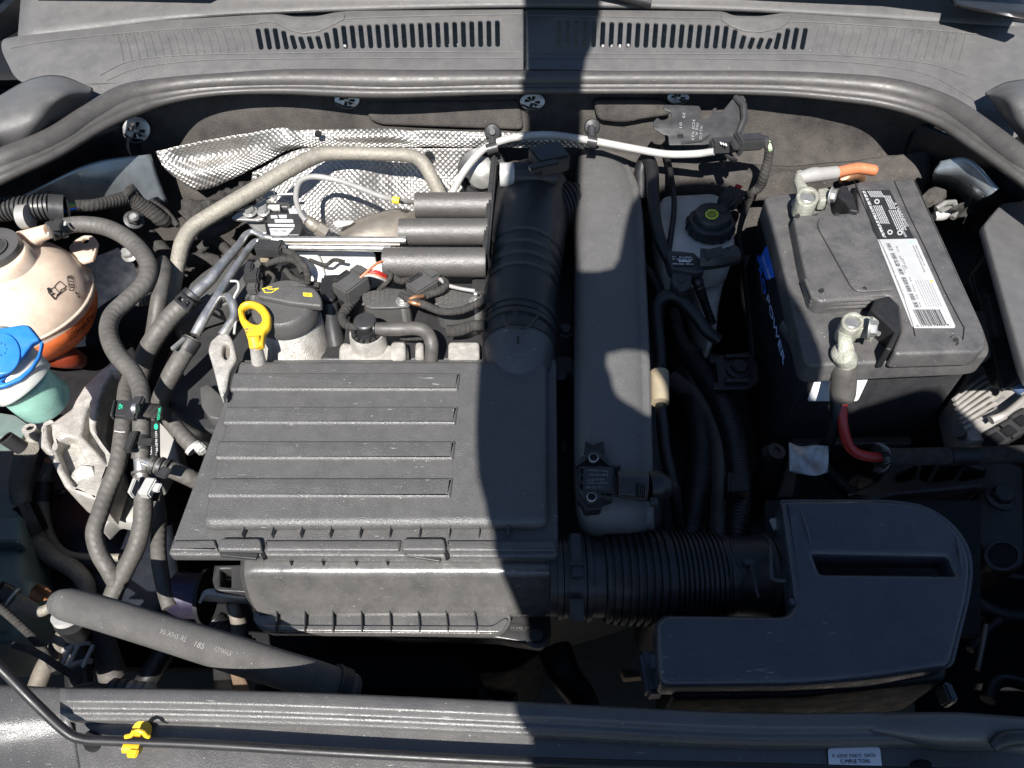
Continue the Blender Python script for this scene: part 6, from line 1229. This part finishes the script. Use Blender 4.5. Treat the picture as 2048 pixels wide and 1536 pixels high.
hose('plug_wire', [(720, 556, .022), (740, 538, .028), (756, 526, .028), (775, 521, .02)], 2.6, 'brown wire rising to the lowest resonator tube', 'wire', orange)
hose('taped_loom', [(800, 588, .016), (820, 600, .018), (850, 610, .016), (880, 622, .014), (915, 622, .014), (945, 612, .016), (975, 596, .016)], [6, 8, 8, 8, 8, 8, 8], 'twisted cloth-taped loom across both coils from the orange lugs', 'cable', loomt)
hose('taped_loom', [(838, 596, .012), (860, 588, .012), (885, 578, .014), (893, 565, .014), (885, 556, .012)], [7, 8, 8, 6, 4], 'short cloth-taped loom curling up between the coils', 'cable', loomt)
for k, pts in enumerate((((818, 598, .022), (832, 594, .021), (847, 592, .018)), ((816, 603, .020), (828, 606, .020), (840, 609, .018)))): hose('cable_lug', pts, [3, 5, 4], ('upper copper cable lug at the coil bolt', 'lower copper cable lug at the coil bolt')[k], 'cable lug', copper)
hose('grey_wire', [(880, 558, .012), (895, 570, .012), (920, 577, .012), (950, 582, .012)], 4, 'thin grey wire passing in front of the duct foot', 'wire', greyc)
t = tube('wire_copper_end', [(872, 555, .012), (885, 562, .012), (897, 570, .012)], 3, orange, None); tag(t, 'pink-orange wire end just left of the duct foot', 'wire')
hose('taped_loom', [(895, 662, -.002), (920, 660, .0), (945, 652, .0), (970, 650, .0)], [12, 12, 11, 11], 'thick grey cloth-taped loom entering behind the duct', 'cable', loomt)
t = tube('loom_tail', [(800, 673, -.01), (825, 674, -.012), (850, 673, -.012)], 8, loomt, None); tag(t, 'fuzzy taped loom lying under the bent breather hose', 'cable')
# breather cap and hose
bc = T('breather_valve', 'round black breather valve with toothed ring in a pale cast collar', 'valve', P(735, 680, -.05))
BP = P(735, 672, -.004); kk = mpp(BP)
lathe('collar', [(38 * kk, -.03), (36 * kk, .0), (34 * kk, .006), (31 * kk, .006), (30 * kk, -.004)], BP, (0, 0, 1), alu, bc, n=40); lathe('inner', [(30 * kk, -.01), (29 * kk, .002), (22 * kk, .004), (18 * kk, .012)], BP, (0, 0, 1), plastic_dk, bc, n=36)
for k in range(14): a = k * 2 * math.pi / 14; box('tooth', BP + V((27 * kk * math.cos(a), 27 * kk * math.sin(a), .006)), (.005, .004, .006), plastic_sm, bc, rot(math.degrees(a)), .0008)
lathe('top_cap', [(16 * kk, 0), (17 * kk, .010), (22 * kk, .016), (22 * kk, .019), (19 * kk, .0205), (.001, .021)], BP + V((0, .003, .004)), (0, -.05, 1), plastic_sm, bc, n=36)
hose('breather_hose', [(752, 657, .016), (770, 658, .016), (800, 658, .016), (832, 657, .014), (852, 664, .012), (862, 682, .008), (863, 700, .0), (862, 725, -.015)], [12, 14, 14, 14, 14, 14, 13.5, 13.5], 'smooth black hose from the breather valve bending down under the filter box', 'hose', rubber_pl)
for k, x in enumerate((748, 752)): tube('hose_rib', [(x, 657, .016), (x + 2, 657, .016)], 13 - k * 2, plastic_sm, bc, n=20)
hose('wrapped_loom', [(716, 594, .0), (704, 602, .0), (694, 616, -.002), (685, 632, .0), (690, 648, .004), (706, 655, .008), (716, 652, .01)], [8, 10, 11, 10, 9, 8, 6], 'spiral-wrapped loom curling round the breather valve', 'cable', loomt, rib=(.006, .15))
vt = T('cam_solenoid', 'black cylindrical solenoid standing right of the oil filler', 'solenoid', P(660, 630, -.06))
tube('lower', [(672, 690, -.04), (665, 650, -.02), (660, 605, .004)], [19, 17, 15], plastic_sm, vt, n=26); lathe('top', [(.0085, 0), (.0085, .004), (.006, .006)], P(658, 598, .006), (0, -.1, 1), plastic_dk, vt, n=26); box('side', P(672, 590, -.01), (.035, .05, .03), plastic_dk, vt, rot(5), .004)
# small connectors and looms upper left of the head
t = T('injector_plug', 'black plug with taped lead just under the metal lines, over the bright head', 'plug', P(540, 497, .02))
box('plug_body', P(541, 497, .024), (.034, .019, .016), plastic_sm, t, rot(-4), .002); box('plug_end', P(561, 499, .024), (.008, .022, .018), plastic_sm, t, rot(-4), .002); box('beige_seat', P(531, 516, .010), (.011, .012, .006), tan, t, rot(0), .001)
hose('taped_lead', [(563, 500, .024), (585, 508, .024), (604, 526, .02), (614, 545, .012), (616, 566, .0)], [6, 7, 7, 7, 6], 'taped lead curving down from the plug over the bright head', 'cable', loomt)
hose('taped_lead', [(532, 530, .015), (552, 522, .02), (575, 518, .02), (595, 524, .016), (606, 545, .008)], [5, 7, 8, 8, 7], 'lower taped lead curling beneath the first one', 'cable', loomt)
t = T('cam_sensor', 'small black upright plug above the dipstick', 'plug', P(505, 560, .0))
box('plug_top', P(499, 536, .02), (.010, .018, .010), plastic_sm, t, rot(5), .002); box('plug_body', P(505, 553, .014), (.018, .02, .014), plastic_sm, t, rot(5), .002); box('plug_neck', P(507, 572, .006), (.013, .022, .012), plastic, t, rot(5), .002); tube('sensor_foot', [(508, 580, .0), (510, 600, -.01)], 10, plastic, t)
for k, (pts, r, lab) in enumerate((
    ([(525, 560, .0), (535, 545, .005), (548, 555, .0), (540, 575, -.01), (535, 590, -.02)], 4, 'kinked grey wire beside the small upright plug'),
    ([(570, 540, .0), (585, 556, -.005), (610, 566, -.01), (640, 570, -.01)], 6, 'dark taped wire passing behind the oil filler cap'),
    ([(620, 520, -.0), (650, 530, .004), (668, 520, .004), (690, 524, .0)], 4, 'thin black wire across the bright head cover'),
    ([(770, 570, .0), (785, 555, .008), (800, 562, .004), (820, 560, .0)], 7, 'crumpled taped wire under the left end of the lowest resonator tube'),
    ([(758, 580, .0), (772, 566, .01), (782, 552, .014), (775, 545, .014)], 5, 'short dark wire by the red and brown wires'))):
    hose('thin_lead', pts, r, lab, 'wire', loomt)
t = slab('dark_connector_block', Pl(590, 545, -.008), [(562, 520), (600, 514), (612, 560), (640, 580), (560, 586)], .03, plastic_dk, None, bev=.003); tag(t, 'dark connector block behind the oil filler cap', 'connector')
# behind the duct: vacuum pump / throttle parts
t = T('wiper_motor_cover', 'round grommet and metal cup in the firewall behind the white cable', 'grommet', P(960, 350, .0))
q = P(965, 345, Z(345, .425)); lathe('grommet', [(.038, 0), (.036, .008), (.028, .010), (.026, .002)], q, (0, -.8, .5), rubber_bk, t, n=40); lathe('metal_cup', [(.025, 0), (.023, .012), (.012, .020), (.001, .021)], q, (0, -.8, .5), zinc, t, n=36)
t = T('throttle_connector', 'black plug and pale cylinder behind the top of the intake duct', 'connector', P(1080, 330, .0))
tube('pale_cylinder', [(1000, 350, .035), (1030, 350, .035)], 24, white_pl, t, n=30); tube('black_body', [(1026, 350, .035), (1110, 352, .03)], 26, plastic_sm, t, n=30); box('plug', P(1098, 318, .062), (.045, .04, .025), plastic_sm, t, rot(22), .003); box('plug_tab', P(1088, 332, .074), (.04, .012, .008), plastic_sm, t, rot(22), .002)
for x, y, r in ((858, 312, 9), (636, 268, 7)): 
    s_ = Pl(x, y, Z(y, .43), rx=72); o = slab('fixing_hole', s_, ell(x, y, r, r), .002, lidblack, None, up=.002, r=0, bev=.0003); tag(o, 'dark round hole in the foil shield right of the beige pipe bend' if x > 700 else 'small dark hole in the upper foil strip', 'hole')
# bracketry between duct and broad pipe
t = T('small_bolt_bracket', 'small dull bolt and lug in the dark gap between duct and broad pipe', 'bracket', P(1130, 700, -.08))
box('lug', P(1120, 735, -.05), (.03, .03, .012), dkmetal, t, rot(0), .003); bolt(P(1131, 663, -.04), (0, 0, 1), .008, dkmetal, t); lathe('ring', [(.010, 0), (.010, .004), (.006, .005)], P(1118, 752, -.045), (0, 0, 1), dkmetal, t, n=24); tube('pin', [(1126, 885, -.05), (1128, 905, -.05)], 6, dkmetal, t)
# under the filter box
uf = T('starter_cover', 'dark plate with bolt and print under the right end of the filter box', 'plate', P(1050, 1265, -.12))
UP = Pl(1050, 1265, -.115); slab('plate', UP, [(975, 1225), (1100, 1225), (1103, 1270), (1085, 1290), (1050, 1285), (990, 1275), (800, 1275), (700, 1262)], .02, plastic_sm, uf, bev=.002, r=10); bolt(UP.w(1073, 1275), (0, 0, 1), .008, plastic_sm, uf); slab('print_strip', UP, [(1018, 1247), (1066, 1249), (1066, 1262), (1018, 1260)], .0005, dkmetal, uf, up=.0006, bev=.0001, r=1); text('M 04E 103', UP, (1022, 1258), (1062, 1259), ink_d, uf, up=.001, hpx=5)
ps_ = T('pulley', 'dark violet-tinted metal pulley left of the lower filter housing', 'pulley', P(385, 1190, -.2))
sweep('pulley_drum', [P(352, 1190, -.13), P(410, 1192, -.13)], [.024, .024], mat('violet_steel', (.025, .02, .045), .4, metal=.6, dust=.2), ps_, n=36); sweep('pulley_rim', [P(408, 1192, -.13), P(416, 1192, -.13)], [.029, .029], plastic_dk, ps_, n=36)
t = loft('white_bracket', [[(398, 1200, -.10), (410, 1180, -.09), (440, 1178, -.09), (500, 1186, -.10)], [(400, 1208, -.10), (415, 1192, -.092), (445, 1194, -.092), (500, 1200, -.10)], [(396, 1202, -.12), (425, 1204, -.11), (460, 1206, -.11), (500, 1208, -.12)]], white_pl, nu=30, nv=5, thick=.002); tag(t, 'bright white curved bracket edge left of the lower filter housing', 'bracket')
t = T('black_bracket', 'black bracket with square windows under the front left filter latch', 'bracket', P(455, 1150, -.12))
BB = Pl(455, 1150, -.085); slab('plate', BB, [(428, 1130), (500, 1128), (500, 1185), (430, 1182), (424, 1160)], .02, plastic_sm, t, bev=.002, r=3, holes=[[(440, 1138), (462, 1138), (462, 1175), (440, 1172)]])
hose('steel_elbow', [(466, 1205, -.12), (474, 1230, -.13), (480, 1262, -.15), (470, 1290, -.16)], [14, 15, 17, 17], 'dull metal elbow pipe at the lower filter housing corner', 'pipe', heat)
hose('dark_hose', [(430, 1240, -.15), (470, 1275, -.16), (500, 1300, -.17)], 22, 'ribbed dark hose end beside the metal elbow pipe', 'hose', rubber_bk, rib=(.006, .1))
hose('blue_black_hose', [(800, 1300, -.32), (840, 1370, -.34), (880, 1430, -.36)], 22, 'dark blue-black hose rising in the gap above the crossmember', 'hose', rubber_bk)
hose('thick_dark_hose', [(1110, 1300, -.30), (1130, 1350, -.30), (1165, 1400, -.32), (1180, 1460, -.35)], [34, 32, 30, 28], 'thick dark hose dropping towards the ground in front of the engine', 'hose', rubber_bk)
t = T('grey_stay', 'grey and tan stays seen through the gap under the fabric-covered hose', 'stay', P(470, 1370, -.3)); loft('grey_stay', [[(425, 1320, -.33), (450, 1315, -.33)], [(430, 1400, -.45), (480, 1400, -.45)]], dkmetal, t, nu=4, nv=3, thick=.004); loft('tan_stay', [[(458, 1335, -.33), (478, 1335, -.33)], [(475, 1410, -.43), (512, 1405, -.43)]], rust, t, nu=4, nv=3, thick=.004)
t = T('oil_drain_ring', 'dark rounded sump with pale glint above the crossmember', 'sump', P(985, 1385, -.4)); tube('drum', [(985, 1370, -.40), (985, 1400, -.44)], [50, 52], lidblack, t, n=36); tube('glint', [(942, 1390, -.38), (960, 1397, -.38), (985, 1399, -.38)], 3, tan, t)  # the glint is modelled as a thin tan tube
t = slab('tan_block', -.5, [(1242, 1338), (1300, 1340), (1300, 1352), (1248, 1356)], .02, tan, None); tag(t, 'tan scrap on the ground seen through the gap left of the snorkel', 'debris')
# radiator fan shroud (far lower centre) and dark parts lower right
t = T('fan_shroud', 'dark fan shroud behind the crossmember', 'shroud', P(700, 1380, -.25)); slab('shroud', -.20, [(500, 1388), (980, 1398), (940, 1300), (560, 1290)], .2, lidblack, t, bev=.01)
gm = T('gearbox_mount', 'dark cast gearbox mount with lattice ribs and round hole, lower right', 'gearbox mount', P(1930, 1020, -.2))
G0 = Pl(1930, 1000, -.14)
GP = [z4(1280, 640), z4(1500, 590), z4(1800, 600), z4(2050, 680), z4(2060, 1250), z4(1980, 1300), z4(1850, 1250), z4(1760, 1050), z4(1780, 900), z4(1800, 800), z4(1290, 850), z4(1180, 880), z4(1000, 850), z4(1200, 760)]
slab('arm', G0, GP, .05, dkmetal, gm, bev=.004, r=8, holes=[[z4(*p) for p in q] for q in (((1300, 720), (1430, 670), (1410, 750), (1300, 770)), ((1450, 660), (1545, 660), (1480, 770), (1440, 750)), ((1560, 665), (1700, 665), (1640, 745), (1500, 770)), ((1720, 670), (1820, 700), (1800, 740), (1665, 760)))])
slab('arm_floor', Pl(1930, 1000, -.165), GP, .02, lidblack, gm, bev=.003)
bolt(P(*z4(1905, 860), -.138), (0, -.1, 1), .012, dkmetal, gm); bolt(P(*z4(1110, 820), -.2), (0, -.1, 1), .014, rust, gm)
slab('ring', Pl(1990, 1100, -.135), ell(*z4(1925, 1200), 34, 28), .01, lidblack, gm, r=0, up=.002); slab('ring_edge', Pl(1990, 1100, -.133), ell(*z4(1925, 1200), 38, 32), .01, dkmetal, gm, r=0, up=.002, holes=[ell(*z4(1925, 1200), 30, 25)])
for k, (pts, r, m, lab) in enumerate((
    ([(1950, 1120, -.2), (2000, 1150, -.2), (2080, 1160, -.2)], 10, rubber_bk, 'dark cable low at the right edge beside the snorkel'),
    ([(1930, 1190, -.22), (1990, 1230, -.22), (2060, 1240, -.22)], 22, rubber_bk, 'thick dark hose right of the snorkel'),
    ([(1975, 1400, -.16), (1985, 1370, -.16), (2010, 1360, -.16), (2060, 1372, -.16)], 14, rubber_bk, 'dark hose arch in the lower right corner'),
    ([(1940, 1300, -.2), (1975, 1260, -.2), (2000, 1240, -.2)], 8, dkmetal, 'thin dark metal stay right of the snorkel'),
    ([(1955, 1340, -.18), (1965, 1290, -.18), (1972, 1250, -.18)], 5, heat, 'narrow metal rod in the lower right gap'),
    ([(1520, 780, -.2), (1535, 850, -.2), (1545, 900, -.2)], 14, rubber_bk, 'dark cable between the folded bracket and the rubber-topped post'),
    ([(1490, 520, -.12), (1500, 620, -.14), (1510, 720, -.16)], 16, rubber_bk, 'dark cable bundle along the left side of the battery'),
    ([(1345, 620, -.10), (1370, 690, -.12), (1430, 720, -.13)], 12, loomt, 'dark taped cable under the arching black hose'),
    ([(300, 470, -.1), (350, 520, -.12), (420, 520, -.12), (500, 560, -.1)], 14, loomt, 'dark taped cable passing under the beige pipe'),
    ([(380, 470, -.02), (430, 462, -.02), (470, 440, -.02), (500, 400, -.02)], 12, loomt, 'ragged taped loom between beige pipe and metal lines'),
    ([(470, 520, -.04), (430, 480, -.05), (400, 500, -.06)], 10, loomt, 'short taped lead left of the metal lines'))):
    hose('dark_cable', pts, r, lab, 'cable', m)
# crumpled loom behind the pipe on the left
t = loft('crumpled_tape', [[(355, 420, -.02), (400, 395, -.01), (470, 375, .0), (520, 350, .0)], [(370, 445, -.01), (410, 430, .0), (470, 410, .0), (510, 385, .0)], [(380, 470, -.04), (420, 460, -.03), (470, 440, -.03), (500, 420, -.03)]], loomt, nu=50, nv=10, wob=.03, wsc=45, thick=.001); tag(t, 'crumpled black tape and loom behind the beige pipe', 'tape')
